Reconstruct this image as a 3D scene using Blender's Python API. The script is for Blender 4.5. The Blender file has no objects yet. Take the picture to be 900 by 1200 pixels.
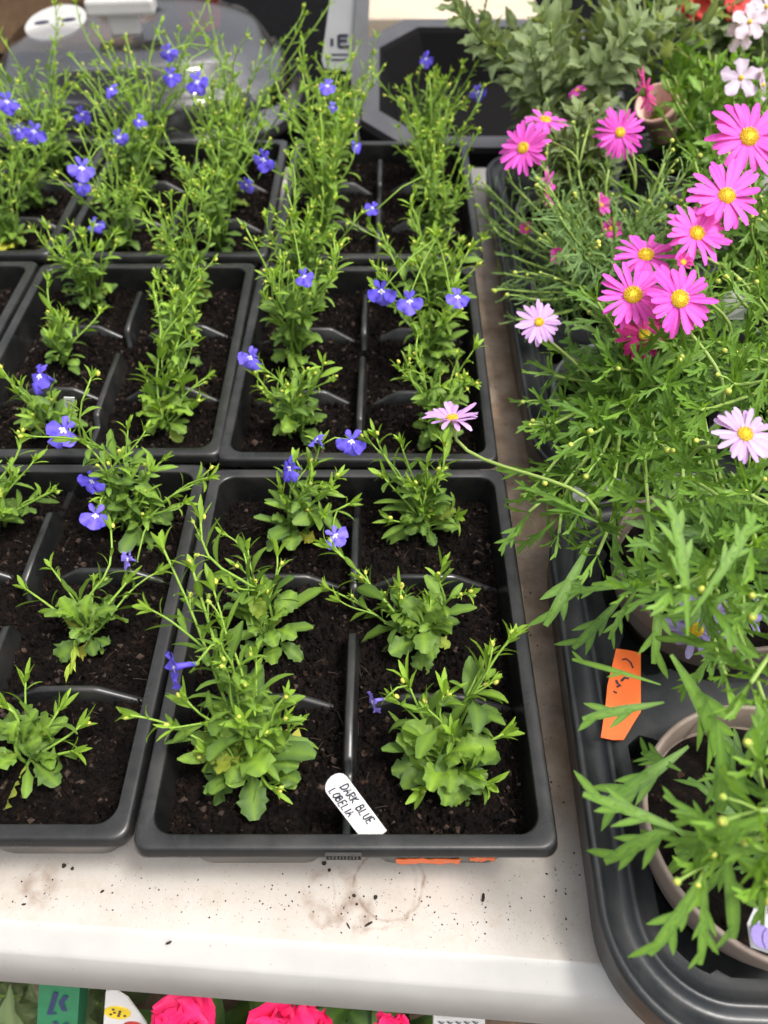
import bpy, math, random
from math import pi, sin, cos, radians
from mathutils import Vector as V, Matrix, noise, geometry

random.seed(11)
sc = bpy.context.scene
col = sc.collection

# ------------------------------------------------------------------ camera
FPX, PITCH = 920.5, 0.8345
CAM = V((.0175, -.1179, .4024))
cd = bpy.data.cameras.new('camera')
cam = bpy.data.objects.new('camera', cd)
col.objects.link(cam)
cam.location = CAM
cam.rotation_euler = (pi/2-PITCH, 0, 0)
cd.sensor_fit = 'VERTICAL'
cd.sensor_height = 36
cd.lens = FPX/1200*36
cd.clip_start = .01
cd.clip_end = 200
cd.dof.use_dof = True
cd.dof.focus_distance = .40
cd.dof.aperture_fstop = 8.5
sc.camera = cam

# ------------------------------------------------------------------ light
SUN_EL, SUN_AZ = radians(67), radians(112)      # azimuth measured from +y towards +x
w = bpy.data.worlds.new('World')
sc.world = w
w.use_nodes = True
nt = w.node_tree
bg = nt.nodes['Background']
sky = nt.nodes.new('ShaderNodeTexSky')
sky.sky_type = 'NISHITA'
sky.sun_disc = False
sky.sun_elevation = SUN_EL
sky.sun_rotation = SUN_AZ
sky.dust_density = 6
sky.ozone_density = .6
hs = nt.nodes.new('ShaderNodeHueSaturation')
hs.inputs['Saturation'].default_value = .28
nt.links.new(sky.outputs[0], hs.inputs['Color'])
nt.links.new(hs.outputs[0], bg.inputs[0])
bg.inputs[1].default_value = .15
sl = bpy.data.lights.new('sun', 'SUN')
sl.energy = 1.5
sl.angle = radians(10)
sl.color = (1, .955, .89)
so = bpy.data.objects.new('sun', sl)
col.objects.link(so)
sdir = V((sin(SUN_AZ)*cos(SUN_EL), cos(SUN_AZ)*cos(SUN_EL), sin(SUN_EL)))
so.rotation_euler = sdir.to_track_quat('Z', 'Y').to_euler()
so.location = sdir*3
sc.view_settings.view_transform = 'Standard'
sc.view_settings.look = 'None'
sc.view_settings.gamma = 1
sc.view_settings.exposure = 0.9

# ------------------------------------------------------------------ maths
_f = V((0, cos(PITCH), -sin(PITCH)))
_u = V((0, sin(PITCH), cos(PITCH)))


def at(u, v, z):
    """A point of the place: the spot at height z seen at (u, v) of the 900 x 1200 photograph."""
    d = _f*FPX + V((1, 0, 0))*(u-450) - _u*(v-600)
    return CAM + d*((z-CAM.z)/d.z)


def rnd(a, b):
    return random.uniform(a, b)


def unit(v):
    v = V(v)
    return v.normalized() if v.length > 1e-9 else V((0, 0, 1))


def perp(d, ref=(0, 0, 1)):
    n = V(ref) - d*V(ref).dot(d)
    if n.length < 1e-3:
        n = V((1, 0, 0)) - d*d.x
    return n.normalized()


# ------------------------------------------------------------------ materials
class NT:
    def __init__(s, name):
        s.m = bpy.data.materials.new(name)
        s.m.use_nodes = True
        s.t = s.m.node_tree
        s.b = s.t.nodes['Principled BSDF']
        s.out = s.t.nodes['Material Output']

    def n(s, typ, **kw):
        k = s.t.nodes.new(typ)
        for a, b in kw.items():
            setattr(k, a, b)
        return k

    def l(s, a, b):
        s.t.links.new(a, b)

    def coord(s, scale=None, out='Object'):
        tc = s.n('ShaderNodeTexCoord')
        if scale is None:
            return tc.outputs[out]
        mp = s.n('ShaderNodeMapping')
        mp.inputs['Scale'].default_value = scale if hasattr(scale, '__len__') else (scale,)*3
        s.l(tc.outputs[out], mp.inputs[0])
        return mp.outputs[0]

    def noise(s, scale, detail=4, rough=.55, vec=None):
        k = s.n('ShaderNodeTexNoise')
        k.inputs['Scale'].default_value = scale
        k.inputs['Detail'].default_value = detail
        k.inputs['Roughness'].default_value = rough
        s.l(vec if vec is not None else s.coord(), k.inputs['Vector'])
        return k.outputs['Fac']

    def ramp(s, fac, stops):
        k = s.n('ShaderNodeValToRGB')
        e = k.color_ramp.elements
        while len(e) < len(stops):
            e.new(.5)
        for i, (p, c) in enumerate(stops):
            e[i].position = p
            e[i].color = (*c, 1) if hasattr(c, '__len__') else (c, c, c, 1)
        s.l(fac, k.inputs[0])
        return k.outputs[0]

    def mix(s, fac, a, b, mode='MIX'):
        k = s.n('ShaderNodeMix', data_type='RGBA', blend_type=mode)
        for inp, v in ((k.inputs[0], fac), (k.inputs[6], a), (k.inputs[7], b)):
            if hasattr(v, 'is_output'):
                s.l(v, inp)
            elif hasattr(v, '__len__'):
                inp.default_value = (*v, 1)
            else:
                inp.default_value = v
        return k.outputs[2]

    def bump(s, h, strength=.3, dist=.001):
        k = s.n('ShaderNodeBump')
        k.inputs['Strength'].default_value = strength
        k.inputs['Distance'].default_value = dist
        s.l(h, k.inputs['Height'])
        s.l(k.outputs[0], s.b.inputs['Normal'])

    def set(s, **kw):
        for a, v in kw.items():
            i = s.b.inputs[a.replace('_', ' ')]
            if hasattr(v, 'is_output'):
                s.l(v, i)
            elif hasattr(v, '__len__') and len(v) == 3:
                i.default_value = (*v, 1)
            else:
                i.default_value = v


def leafy(name, dark, lime, yellow, rough=.46, trans=.36, sheen=.12):
    """Thin living tissue. Vertex colour: R young growth, G yellowed, B a random value per leaf."""
    k = NT(name)
    a = k.n('ShaderNodeAttribute', attribute_name='tone')
    sp = k.n('ShaderNodeSeparateColor')
    k.l(a.outputs['Color'], sp.inputs[0])
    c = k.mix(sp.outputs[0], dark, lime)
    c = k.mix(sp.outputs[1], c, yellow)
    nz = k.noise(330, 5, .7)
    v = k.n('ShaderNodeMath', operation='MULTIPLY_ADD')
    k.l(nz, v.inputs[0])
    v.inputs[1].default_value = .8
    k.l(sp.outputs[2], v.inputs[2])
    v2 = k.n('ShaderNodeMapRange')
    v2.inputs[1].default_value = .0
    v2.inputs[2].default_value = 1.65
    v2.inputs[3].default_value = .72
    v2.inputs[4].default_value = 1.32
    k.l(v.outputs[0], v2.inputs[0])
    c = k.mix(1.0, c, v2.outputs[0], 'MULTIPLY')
    k.set(Base_Color=c, Roughness=rough)
    k.b.inputs['Specular IOR Level'].default_value = .26
    k.bump(k.noise(420, 4, .7), .55, .0007)
    tr = k.n('ShaderNodeBsdfTranslucent')
    tc = k.mix(1.0, c, (1.25, 1.2, .6), 'MULTIPLY')
    k.l(tc, tr.inputs[0])
    ms = k.n('ShaderNodeMixShader')
    ms.inputs[0].default_value = trans
    k.l(k.b.outputs[0], ms.inputs[1])
    k.l(tr.outputs[0], ms.inputs[2])
    k.l(ms.outputs[0], k.out.inputs[0])
    return k.m


def plain(name, c, rough=.5, var=.12, scale=60, **kw):
    k = NT(name)
    n = k.noise(scale, 4)
    c2 = tuple(x*(1-var*2) for x in c)
    k.set(Base_Color=k.ramp(n, [(.3, c2), (.7, c)]), Roughness=rough, **kw)
    return k.m


M = {}
M['lobelia_leaf'] = leafy('lobelia_leaf', (.075, .140, .042), (.24, .39, .04), (.48, .46, .06), .5)
M['lobelia_stem'] = leafy('lobelia_stem', (.13, .25, .045), (.27, .42, .06), (.30, .12, .06), .45, .12)
M['daisy_leaf'] = leafy('daisy_leaf', (.062, .135, .036), (.18, .33, .04), (.45, .38, .10), .42)
M['fine_leaf'] = leafy('fine_leaf', (.090, .170, .065), (.20, .32, .10), (.40, .33, .12), .55)
M['sage_leaf'] = leafy('sage_leaf', (.115, .165, .080), (.23, .29, .13), (.35, .33, .12), .6)
M['daisy_stem'] = leafy('daisy_stem', (.14, .24, .05), (.27, .40, .09), (.34, .22, .11), .45, .1)
M['bud'] = leafy('bud', (.26, .38, .07), (.48, .55, .10), (.75, .62, .12), .5, .15)
M['blue_petal'] = leafy('blue_petal', (.10, .07, .62), (.20, .15, .80), (.38, .30, .62), .55, .25)
M['petal_eye'] = leafy('petal_eye', (.72, .70, .80), (.8, .8, .8), (.8, .8, .6), .6, .2)
M['pink_petal'] = leafy('pink_petal', (.52, .03, .36), (.74, .11, .57), (.42, .015, .13), .5, .3)
M['lilac_petal'] = leafy('lilac_petal', (.46, .24, .58), (.60, .38, .71), (.5, .3, .5), .5, .3)
M['pale_petal'] = leafy('pale_petal', (.44, .33, .47), (.62, .52, .60), (.7, .5, .5), .5, .3)
M['faded_petal'] = leafy('faded_petal', (.26, .20, .48), (.42, .36, .62), (.3, .2, .3), .6, .2)
M['magenta_petal'] = leafy('magenta_petal', (.80, .012, .12), (.88, .04, .20), (.5, .02, .1), .5, .2)
M['red_petal'] = leafy('red_petal', (.55, .03, .03), (.75, .10, .07), (.6, .3, .2), .5, .2)


def m_disc():
    k = NT('daisy_disc')
    vo = k.n('ShaderNodeTexVoronoi')
    vo.inputs['Scale'].default_value = 1500
    k.l(k.coord(), vo.inputs['Vector'])
    k.set(Base_Color=k.ramp(vo.outputs['Distance'], [(.15, (.88, .68, .03)), (.75, (.62, .40, .01))]), Roughness=.6)
    k.bump(vo.outputs['Distance'], .8, .0006)
    return k.m


M['daisy_disc'] = m_disc()


def m_plastic(name, c, dust, rough=.34, amount=.5, spec=.5, dust_sheen=0, dust_sheen_c=(.105, .102, .098)):
    k = NT(name)
    n1 = k.noise(34, 6, .65)
    n2 = k.noise(420, 3, .7)
    d = k.ramp(n1, [(.42, 0), (.72, amount)])
    sp = k.ramp(n2, [(.60, 0), (.70, .5*amount)])
    mx = k.mix(1.0, d, sp, 'ADD')
    g = k.n('ShaderNodeNewGeometry')
    sz = k.n('ShaderNodeSeparateXYZ')
    k.l(g.outputs['Normal'], sz.inputs[0])
    up = k.n('ShaderNodeMapRange')
    up.inputs[1].default_value, up.inputs[2].default_value = .55, .98
    up.inputs[4].default_value = dust_sheen  # up-facing tops greyer: dust, plus sky sheen painted into the colour
    k.l(sz.outputs[2], up.inputs[0])
    fm = k.n('ShaderNodeMath', operation='MULTIPLY')
    k.l(up.outputs[0], fm.inputs[0])
    k.l(k.ramp(k.noise(38, 6, .75), [(.36, .08), (.62, 1)]), fm.inputs[1])
    sc_ = k.ramp(k.noise(26, 3, .8, k.coord((14, 1, 1))), [(.62, 0), (.66, .35*dust_sheen)])
    cb = k.mix(fm.outputs[0], k.mix(mx, c, dust), dust_sheen_c)
    cb = k.mix(sc_, cb, dust_sheen_c)
    k.set(Base_Color=cb, Roughness=k.ramp(n1, [(.3, rough), (.75, rough+.25)]))
    if dust_sheen:
        k.b.inputs['Coat Weight'].default_value = .12
        k.b.inputs['Coat Roughness'].default_value = .18
    k.bump(k.noise(900, 2), .12, .0003)
    k.b.inputs['Specular IOR Level'].default_value = spec
    return k.m


M['black_plastic'] = m_plastic('black_plastic', (.0075, .008, .0085), (.05, .044, .038), .22, .30, .45, .13, (.13, .122, .112))
M['cup_plastic'] = m_plastic('cup_plastic', (.045, .043, .040), (.22, .19, .16), .3, .8)
M['carry_plastic'] = m_plastic('carry_plastic', (.013, .0155, .018), (.06, .058, .055), .30, .35, .4, .12)
M['taupe_plastic'] = m_plastic('taupe_plastic', (.20, .155, .125), (.12, .09, .07), .5)
M['grey_plastic'] = m_plastic('grey_plastic', (.16, .16, .17), (.10, .09, .08), .4)
M['crate_plastic'] = m_plastic('crate_plastic', (.004, .0037, .004), (.008, .0075, .007), .7, .5, .08)
M['crate_rim'] = m_plastic('crate_rim', (.045, .045, .052), (.08, .08, .08), .45)


def m_soil():
    k = NT('soil')
    n1 = k.noise(130, 6, .7)
    n2 = k.noise(900, 3, .7)
    vo = k.n('ShaderNodeTexVoronoi')
    vo.inputs['Scale'].default_value = 420
    k.l(k.coord(), vo.inputs['Vector'])
    c = k.ramp(n1, [(.36, (.002, .0015, .0013)), (.54, (.0062, .0040, .0032)), (.66, (.016, .0092, .007)), (.80, (.05, .026, .018))])
    c = k.mix(k.ramp(vo.outputs['Color'], [(.90, 0), (.97, .6)]), c, (.06, .032, .02))
    c = k.mix(k.ramp(n2, [(.74, 0), (.77, .8)]), c, (.40, .34, .27))
    k.set(Base_Color=c, Roughness=.9)
    k.b.inputs['Specular IOR Level'].default_value = .12
    k.bump(n2, .9, .0012)
    return k.m


M['soil'] = m_soil()
M['fibre'] = plain('fibre', (.05, .028, .018), .9, .3, 200)
M['crumb'] = plain('crumb', (.03, .02, .016), .9, .3, 300)


def m_table():
    k = NT('table_plastic')
    co = k.coord()
    grain = k.noise(520, 3, .6)
    c = k.ramp(k.noise(16, 5, .6), [(.3, (.385, .350, .310)), (.7, (.465, .435, .40))])
    c = k.mix(k.ramp(k.noise(130, 4, .7), [(.45, 0), (.75, .35)]), c, (.32, .265, .21))
    sx = k.n('ShaderNodeSeparateXYZ')
    gp = k.n('ShaderNodeNewGeometry')
    k.l(gp.outputs['Position'], sx.inputs[0])
    # mud that has run along the gap between the packs and the carry trays
    g = k.n('ShaderNodeMapRange')
    g.inputs[1].default_value, g.inputs[2].default_value = .082, .094
    k.l(sx.outputs[0], g.inputs[0])
    yb = k.n('ShaderNodeMapRange')
    yb.inputs[1].default_value, yb.inputs[2].default_value = .006, .045
    k.l(sx.outputs[1], yb.inputs[0])
    yf = k.n('ShaderNodeMapRange')
    yf.inputs[1].default_value, yf.inputs[2].default_value = .72, .50
    k.l(sx.outputs[1], yf.inputs[0])
    m1 = k.n('ShaderNodeMath', operation='MULTIPLY')
    k.l(g.outputs[0], m1.inputs[0])
    k.l(yb.outputs[0], m1.inputs[1])
    m2 = k.n('ShaderNodeMath', operation='MULTIPLY')
    k.l(m1.outputs[0], m2.inputs[0])
    k.l(yf.outputs[0], m2.inputs[1])
    patch = k.ramp(k.noise(22, 6, .65), [(.30, .6), (.55, 1)])
    m3 = k.n('ShaderNodeMath', operation='MULTIPLY')
    k.l(m2.outputs[0], m3.inputs[0])
    k.l(patch, m3.inputs[1])
    c = k.mix(m3.outputs[0], c, k.ramp(k.noise(60, 5), [(.35, (.16, .105, .065)), (.7, (.33, .24, .165))]))
    # water rings and splashes of muddy water
    for (wx, wy, r, wd, am) in [(.020, .004, .0165, .0013, .7), (.013, .003, .0200, .0012, .4), (-.008, -.001, .011, .004, .5), (.004, -.009, .006, .005, .6), (-.150, .003, .005, .007, .6), (-.012, -.010, .004, .003, .5)]:
        _d = V((wx+.02, wy+.0405, 0))
        _d.rotate(Matrix.Rotation(radians(3.85), 3, 'Z'))
        px, py = _d.x, _d.y
        dd = k.n('ShaderNodeVectorMath', operation='DISTANCE')
        wob = k.n('ShaderNodeVectorMath', operation='MULTIPLY_ADD')
        nn = k.n('ShaderNodeTexNoise')
        nn.inputs['Scale'].default_value = 90
        k.l(co, nn.inputs['Vector'])
        k.l(nn.outputs['Color'], wob.inputs[0])
        wob.inputs[1].default_value = (.007, .007, 0)
        k.l(co, wob.inputs[2])
        k.l(wob.outputs[0], dd.inputs[0])
        dd.inputs[1].default_value = (px+.0035, py+.0035, 0)
        a = k.n('ShaderNodeMath', operation='SUBTRACT')
        k.l(dd.outputs['Value'], a.inputs[0])
        a.inputs[1].default_value = r
        b = k.n('ShaderNodeMath', operation='ABSOLUTE')
        k.l(a.outputs[0], b.inputs[0])
        cc = k.n('ShaderNodeMapRange')
        cc.inputs[1].default_value, cc.inputs[2].default_value = wd, 0
        cc.inputs[4].default_value = am
        k.l(b.outputs[0], cc.inputs[0])
        pm = k.n('ShaderNodeMath', operation='MULTIPLY')
        k.l(cc.outputs[0], pm.inputs[0])
        k.l(k.ramp(k.noise(130, 4), [(.35, .1), (.62, 1)]), pm.inputs[1])
        c = k.mix(pm.outputs[0], c, (.17, .10, .06))
    sp = k.ramp(k.noise(620, 2, .6), [(.68, 0), (.72, .75)])
    c = k.mix(sp, c, (.10, .07, .05))
    sm = k.ramp(k.noise(48, 6, .8), [(.50, 0), (.78, .6)])
    c = k.mix(sm, c, (.36, .29, .22))
    k.set(Base_Color=c, Roughness=.42)
    k.bump(grain, .22, .0005)
    return k.m


M['table'] = m_table()


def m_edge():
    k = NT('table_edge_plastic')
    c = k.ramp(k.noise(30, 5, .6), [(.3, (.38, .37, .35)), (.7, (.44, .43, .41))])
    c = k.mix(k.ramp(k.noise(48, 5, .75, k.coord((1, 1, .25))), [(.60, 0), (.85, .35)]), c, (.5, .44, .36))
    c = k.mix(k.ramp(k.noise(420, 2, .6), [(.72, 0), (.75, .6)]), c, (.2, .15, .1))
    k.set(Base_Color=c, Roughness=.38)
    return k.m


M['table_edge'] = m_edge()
M['white_label'] = plain('white_label', (.66, .66, .65), .35, .03, 40)
M['grey_card'] = plain('grey_card', (.34, .34, .35), .4, .05, 40)
M['ink'] = plain('ink', (.02, .02, .04), .5, .1)
M['orange'] = plain('orange_card', (.95, .16, .015), .5, .06, 120)
M['green_card'] = plain('green_card', (.02, .20, .09), .5, .1)
M['dark_blue'] = plain('dark_blue_print', (.02, .04, .12), .5, .1)
M['yellow'] = plain('yellow_print', (.80, .58, .03), .5, .1)
M['red'] = plain('red_plastic', (.5, .03, .03), .4, .1)
M['cardboard'] = plain('cardboard', (.46, .28, .15), .8, .15, 90)
M['cream_board'] = plain('cream_board', (.50, .41, .31), .6, .1, 20)
M['wood'] = plain('twig_wood', (.20, .13, .085), .8, .3, 120)
M['black_cloth'] = plain('black_cloth', (.004, .004, .0045), .95, .3, 90, Specular_IOR_Level=.05)
M['concrete'] = plain('concrete', (.20, .19, .18), .9, .2, 12)
M['metal'] = plain('grey_metal', (.30, .30, .31), .4, .1)
M['pale_pot'] = plain('pale_pot', (.72, .42, .36), .6, .12, 50)


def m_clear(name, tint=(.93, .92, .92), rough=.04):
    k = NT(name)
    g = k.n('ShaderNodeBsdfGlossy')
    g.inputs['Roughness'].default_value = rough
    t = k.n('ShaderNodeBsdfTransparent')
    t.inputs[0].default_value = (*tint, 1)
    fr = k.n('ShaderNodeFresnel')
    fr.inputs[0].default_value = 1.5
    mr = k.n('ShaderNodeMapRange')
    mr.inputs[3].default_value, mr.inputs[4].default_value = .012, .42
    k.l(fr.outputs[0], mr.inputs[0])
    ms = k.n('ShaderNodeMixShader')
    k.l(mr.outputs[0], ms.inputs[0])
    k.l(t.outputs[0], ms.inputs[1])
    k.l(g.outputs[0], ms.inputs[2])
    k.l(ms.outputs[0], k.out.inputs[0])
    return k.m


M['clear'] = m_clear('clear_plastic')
M['frosted'] = plain('frosted_plastic', (.60, .59, .57), .3, .05, 20, Transmission_Weight=.35)


# ------------------------------------------------------------------ mesh building
class MB:
    def __init__(s):
        s.v, s.f, s.c, s.m = [], [], [], []

    def vert(s, p, c=(0, 0, .5)):
        s.v.append(tuple(p))
        s.c.append(c)
        return len(s.v)-1

    def face(s, idx, m=0):
        s.f.append(tuple(idx))
        s.m.append(m)

    def strip(s, rings, m=0, close=False):
        for a, b in zip(rings, rings[1:]):
            n = len(a)
            for i in range(n if close else n-1):
                j = (i+1) % n
                s.face((a[i], a[j], b[j], b[i]), m)

    def build(s, name, mats, parent=None, smooth=True, bevel=0, auto=None):
        me = bpy.data.meshes.new(name)
        off = V((0, 0, 0))
        if parent is not None:
            q = parent
            while q is not None:
                off += V(q.location)
                q = q.parent
            if parent.rotation_euler.z and parent.get('_local') is None:
                pass
        vs = s.v if off.length == 0 else [(x-off.x, y-off.y, z-off.z) for x, y, z in s.v]
        me.from_pydata(vs, [], s.f)
        if not hasattr(mats, '__len__') or isinstance(mats, str):
            mats = [mats]
        for m in mats:
            me.materials.append(M[m])
        if len(mats) > 1:
            me.polygons.foreach_set('material_index', s.m)
        ca = me.color_attributes.new('tone', 'FLOAT_COLOR', 'POINT')
        flat = []
        for c in s.c:
            flat += [c[0], c[1], c[2], 1]
        ca.data.foreach_set('color', flat)
        me.polygons.foreach_set('use_smooth', [smooth]*len(me.polygons))
        me.update()
        o = bpy.data.objects.new(name, me)
        col.objects.link(o)
        if parent is not None:
            o.parent = parent
        if bevel:
            b = o.modifiers.new('bevel', 'BEVEL')
            b.width = bevel
            b.segments = 3
            b.limit_method = 'ANGLE'
            b.angle_limit = radians(35)
        return o


def box(mb, c, s, m=0, rot=0, t=(0, 0, .5)):
    x, y, z = s[0]/2, s[1]/2, s[2]/2
    ids = []
    for dx, dy, dz in [(-1, -1, -1), (1, -1, -1), (1, 1, -1), (-1, 1, -1), (-1, -1, 1), (1, -1, 1), (1, 1, 1), (-1, 1, 1)]:
        px, py = dx*x, dy*y
        ids.append(mb.vert((c[0]+px*cos(rot)-py*sin(rot), c[1]+px*sin(rot)+py*cos(rot), c[2]+dz*z), t))
    for f in [(0, 3, 2, 1), (4, 5, 6, 7), (0, 1, 5, 4), (1, 2, 6, 5), (2, 3, 7, 6), (3, 0, 4, 7)]:
        mb.face([ids[i] for i in f], m)


def tube(mb, pts, rad, sides=5, tone=(0, 0, .5), m=0, cap=True):
    pts = [V(p) for p in pts]
    n = len(pts)
    rings = []
    ref = None
    for i, p in enumerate(pts):
        d = unit(pts[min(i+1, n-1)]-pts[max(i-1, 0)])
        ref = perp(d, ref if ref is not None else (.3, .2, 1))
        b = d.cross(ref)
        r = rad[i] if hasattr(rad, '__len__') else rad
        tn = tone[i] if isinstance(tone, list) else tone
        rings.append([mb.vert(p+(ref*cos(2*pi*k/sides)+b*sin(2*pi*k/sides))*r, tn) for k in range(sides)])
    mb.strip(rings, m, True)
    if cap:
        mb.face(rings[0][::-1], m)
        mb.face(rings[-1], m)


def ball(mb, c, r, axis=(0, 0, 1), el=1.0, tone=(0, 0, .5), m=0, nu=7, nv=5, jit=0):
    a = unit(axis)
    x = perp(a, (1, .2, 0))
    y = a.cross(x)
    rings = []
    top = mb.vert(V(c)+a*r*el, tone)
    bot = mb.vert(V(c)-a*r*el, tone)
    for i in range(1, nv):
        th = pi*i/nv
        rings.append([mb.vert(V(c)+a*cos(th)*r*el+(x*cos(2*pi*k/nu)+y*sin(2*pi*k/nu))*sin(th)*r*(1+rnd(-jit, jit)), tone) for k in range(nu)])
    mb.strip(rings, m, True)
    for k in range(nu):
        mb.face((top, rings[0][(k+1) % nu], rings[0][k]), m)
        mb.face((bot, rings[-1][k], rings[-1][(k+1) % nu]), m)


def shape(kind, t):
    if kind == 'lance':
        return max(.05, sin(pi*(t**.85)*.97+.05))
    if kind == 'spat':
        if t < .22:
            return .16
        q = (t-.22)/.78
        return .16+.84*sin(pi*min(1, q**1.15*.955))**.85
    if kind == 'obov':
        return .28+.72*sin(pi*min(1., t**1.5)*.86)**.8 if t < .97 else .30
    if kind == 'ray':
        return .42+.58*sin(pi*min(1, t)*.62) if t < .85 else (.86 if t < .97 else .42)
    if kind == 'oblong':
        return max(.10, sin(pi*min(1, t**1.05*.97+.015))**.62*(.55+.45*min(1, t*2.2)))
    if kind == 'ovate':
        return max(.04, sin(pi*t**.7)**.9)
    if kind == 'base':
        return .22+.78*sin(pi*t**1.25*.90)**.9
    if kind == 'lobe':
        return max(.06, (1-t**3.2)*(.8+.35*t))
    return 1


def leaf(mb, p, d, n, L, W, kind='lance', droop=.5, fold=.25, tone=(0, 0, .5), seg=5, m=0, teeth=0, twist=0, wide=False):
    """A blade with a curved midrib, a folded section and an outline of its kind. Returns midrib points."""
    p, d = V(p), unit(d)
    n = perp(d, n)
    mid, rings = [], []
    ph = rnd(0, 6.28)
    und = .38 if wide else 0
    vein = (min(1, tone[0]+.42), tone[1], min(1, tone[2]+.2))
    step = L/seg
    for i in range(seg+1):
        t = i/seg
        s = d.cross(n)
        wv = W*.5*shape(kind, t)
        if teeth and .3 < t < .98:
            wv *= 1+(teeth if i % 2 else -teeth)
        mid.append((p.copy(), d.copy(), n.copy(), s.copy()))
        if wide:
            e1 = fold+und*sin(i*1.9+ph)
            e2 = fold+und*sin(i*2.1+ph*1.7)
            r = [p-s*wv+n*wv*e1, p-s*wv*.55+n*wv*(fold*.2+.10), p-n*wv*.04, p+s*wv*.55+n*wv*(fold*.2+.10), p+s*wv+n*wv*e2]
        else:
            r = [p-s*wv+n*wv*fold, p, p+s*wv+n*wv*fold]
        hm = len(r)//2
        rings.append([mb.vert(q, vein if j == hm else tone) for j, q in enumerate(r)])
        a = droop/seg*(.4+1.2*t)
        d2 = (d*cos(a)-n*sin(a)).normalized()
        n = (n*cos(a)+d*sin(a)).normalized()
        d = d2
        if twist:
            n = (n*cos(twist/seg)+d.cross(n)*sin(twist/seg)).normalized()
        p = p+d*step
    mb.strip(rings, m)
    return mid


def lobed_leaf(mb, p, d, n, L, W, droop=.5, tone=(0, 0, .5), lobes=4, m=0, twist=0):
    """A swan river daisy leaf: a narrow blade that widens and splits into forward pointing teeth."""
    mid = leaf(mb, p, d, n, L, W*.54, 'base', droop, .22, tone, 9, m, twist=twist)
    for k in range(lobes):
        i = min(8, 4+int(k*4.2/max(1, lobes-1)))
        q, dd, nn, ss = mid[i]
        sg = 1 if k % 2 else -1
        an = rnd(.36, .60)
        ld = dd*cos(an)+ss*sg*sin(an)
        leaf(mb, q+nn*.0002-dd*W*.22, ld, nn-ss*sg*.25, W*rnd(1.25, 1.75), W*rnd(.38, .50), 'lobe', droop*.3, .10, tone, 4, m)


def curve_pts(a, b, lean=0.0, wig=.0, n=9, up=.5):
    """A stem that leaves a upwards and ends at b."""
    a, b = V(a), V(b)
    h = (b-a)
    c1 = a+V((h.x*.12, h.y*.12, h.z*up))
    c2 = b-V((h.x*.30, h.y*.30, max(.004, h.z*.30)))
    o = []
    wv = V((rnd(-1, 1), rnd(-1, 1), 0))*wig
    for i in range(n):
        t = i/(n-1)
        q = a*(1-t)**3+c1*3*t*(1-t)**2+c2*3*t*t*(1-t)+b*t**3
        q = q+wv*sin(t*pi*2)*h.length
        o.append(q)
    return o


def along(pts, t):
    t = max(0, min(.9999, t))*(len(pts)-1)
    i = int(t)
    return pts[i].lerp(pts[i+1], t-i), unit(pts[i+1]-pts[i])


# ------------------------------------------------------------------ scene objects
def tag(o, label=None, cat=None, group=None, kind=None):
    if label: o['label'] = label
    if cat: o['category'] = cat
    if group: o['group'] = group
    if kind: o['kind'] = kind
    return o


def empty(name, loc=(0, 0, 0), rz=0):
    e = bpy.data.objects.new(name, None)
    col.objects.link(e)
    e.location = loc
    e.rotation_euler = (0, 0, rz)
    e.empty_display_size = .02
    return e


def copy_tree(o, parent=None):
    c = o.copy()
    col.objects.link(c)
    c.parent = parent
    for ch in [x for x in o.children]:
        copy_tree(ch, c)
    return c


def sheet(mb, pts, thick, nrm, m=0, t=(0, 0, .5)):
    """A thin slab with the outline pts."""
    nrm = unit(nrm)
    a = [mb.vert(V(p), t) for p in pts]
    b = [mb.vert(V(p)-nrm*thick, t) for p in pts]
    mb.face(a, m)
    mb.face(b[::-1], m)
    n = len(pts)
    for i in range(n):
        j = (i+1) % n
        mb.face((a[i], b[i], b[j], a[j]), m)


def ribbon(mb, pts, wd, nrm, m=0):
    """A flat pen stroke lying on a surface."""
    nrm = unit(nrm)
    pts = [V(p) for p in pts]
    prev = None
    for i, p in enumerate(pts):
        d = unit(pts[min(i+1, len(pts)-1)]-pts[max(i-1, 0)])
        s = nrm.cross(d).normalized()*wd/2
        r = (mb.vert(p-s), mb.vert(p+s))
        if prev:
            mb.face((prev[0], prev[1], r[1], r[0]), m)
        prev = r


GL = {
    'D': [[(0, 0), (0, 1)], [(0, 1), (.45, .9), (.62, .5), (.45, .1), (0, 0)]],
    'A': [[(0, 0), (.3, 1), (.6, 0)], [(.1, .38), (.52, .38)]],
    'R': [[(0, 0), (0, 1)], [(0, 1), (.45, .92), (.48, .62), (0, .5), (.55, 0)]],
    'K': [[(0, 0), (0, 1)], [(.5, 1), (0, .45), (.55, 0)]],
    'B': [[(0, 0), (0, 1)], [(0, 1), (.4, .9), (.4, .6), (0, .52), (.5, .4), (.48, .08), (0, 0)]],
    'L': [[(0, 1), (0, 0), (.5, 0)]],
    'U': [[(0, 1), (.02, .2), (.28, 0), (.52, .2), (.55, 1)]],
    'E': [[(.5, 1), (0, 1), (0, 0), (.5, 0)], [(0, .52), (.42, .52)]],
    'O': [[(.3, 1), (.02, .65), (.06, .2), (.32, 0), (.58, .3), (.55, .8), (.3, 1)]],
    'I': [[(.1, 0), (.1, 1)]],
}


def write(mb, word, org, ex, ey, h, pen, nrm, adv=.82, slant=.25, m=0, jit=.05):
    x = 0
    for ch in word:
        if ch == ' ':
            x += .6
            continue
        for st in GL[ch]:
            pts = []
            for a, b in st:
                a2 = x+a+slant*b+rnd(-jit, jit)
                pts.append(V(org)+ex*a2*h+ey*(b+rnd(-jit, jit))*h+nrm*.00025)
            ribbon(mb, pts, pen, nrm, m)
        x += adv if ch != 'I' else adv*.5
    return x


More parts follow.
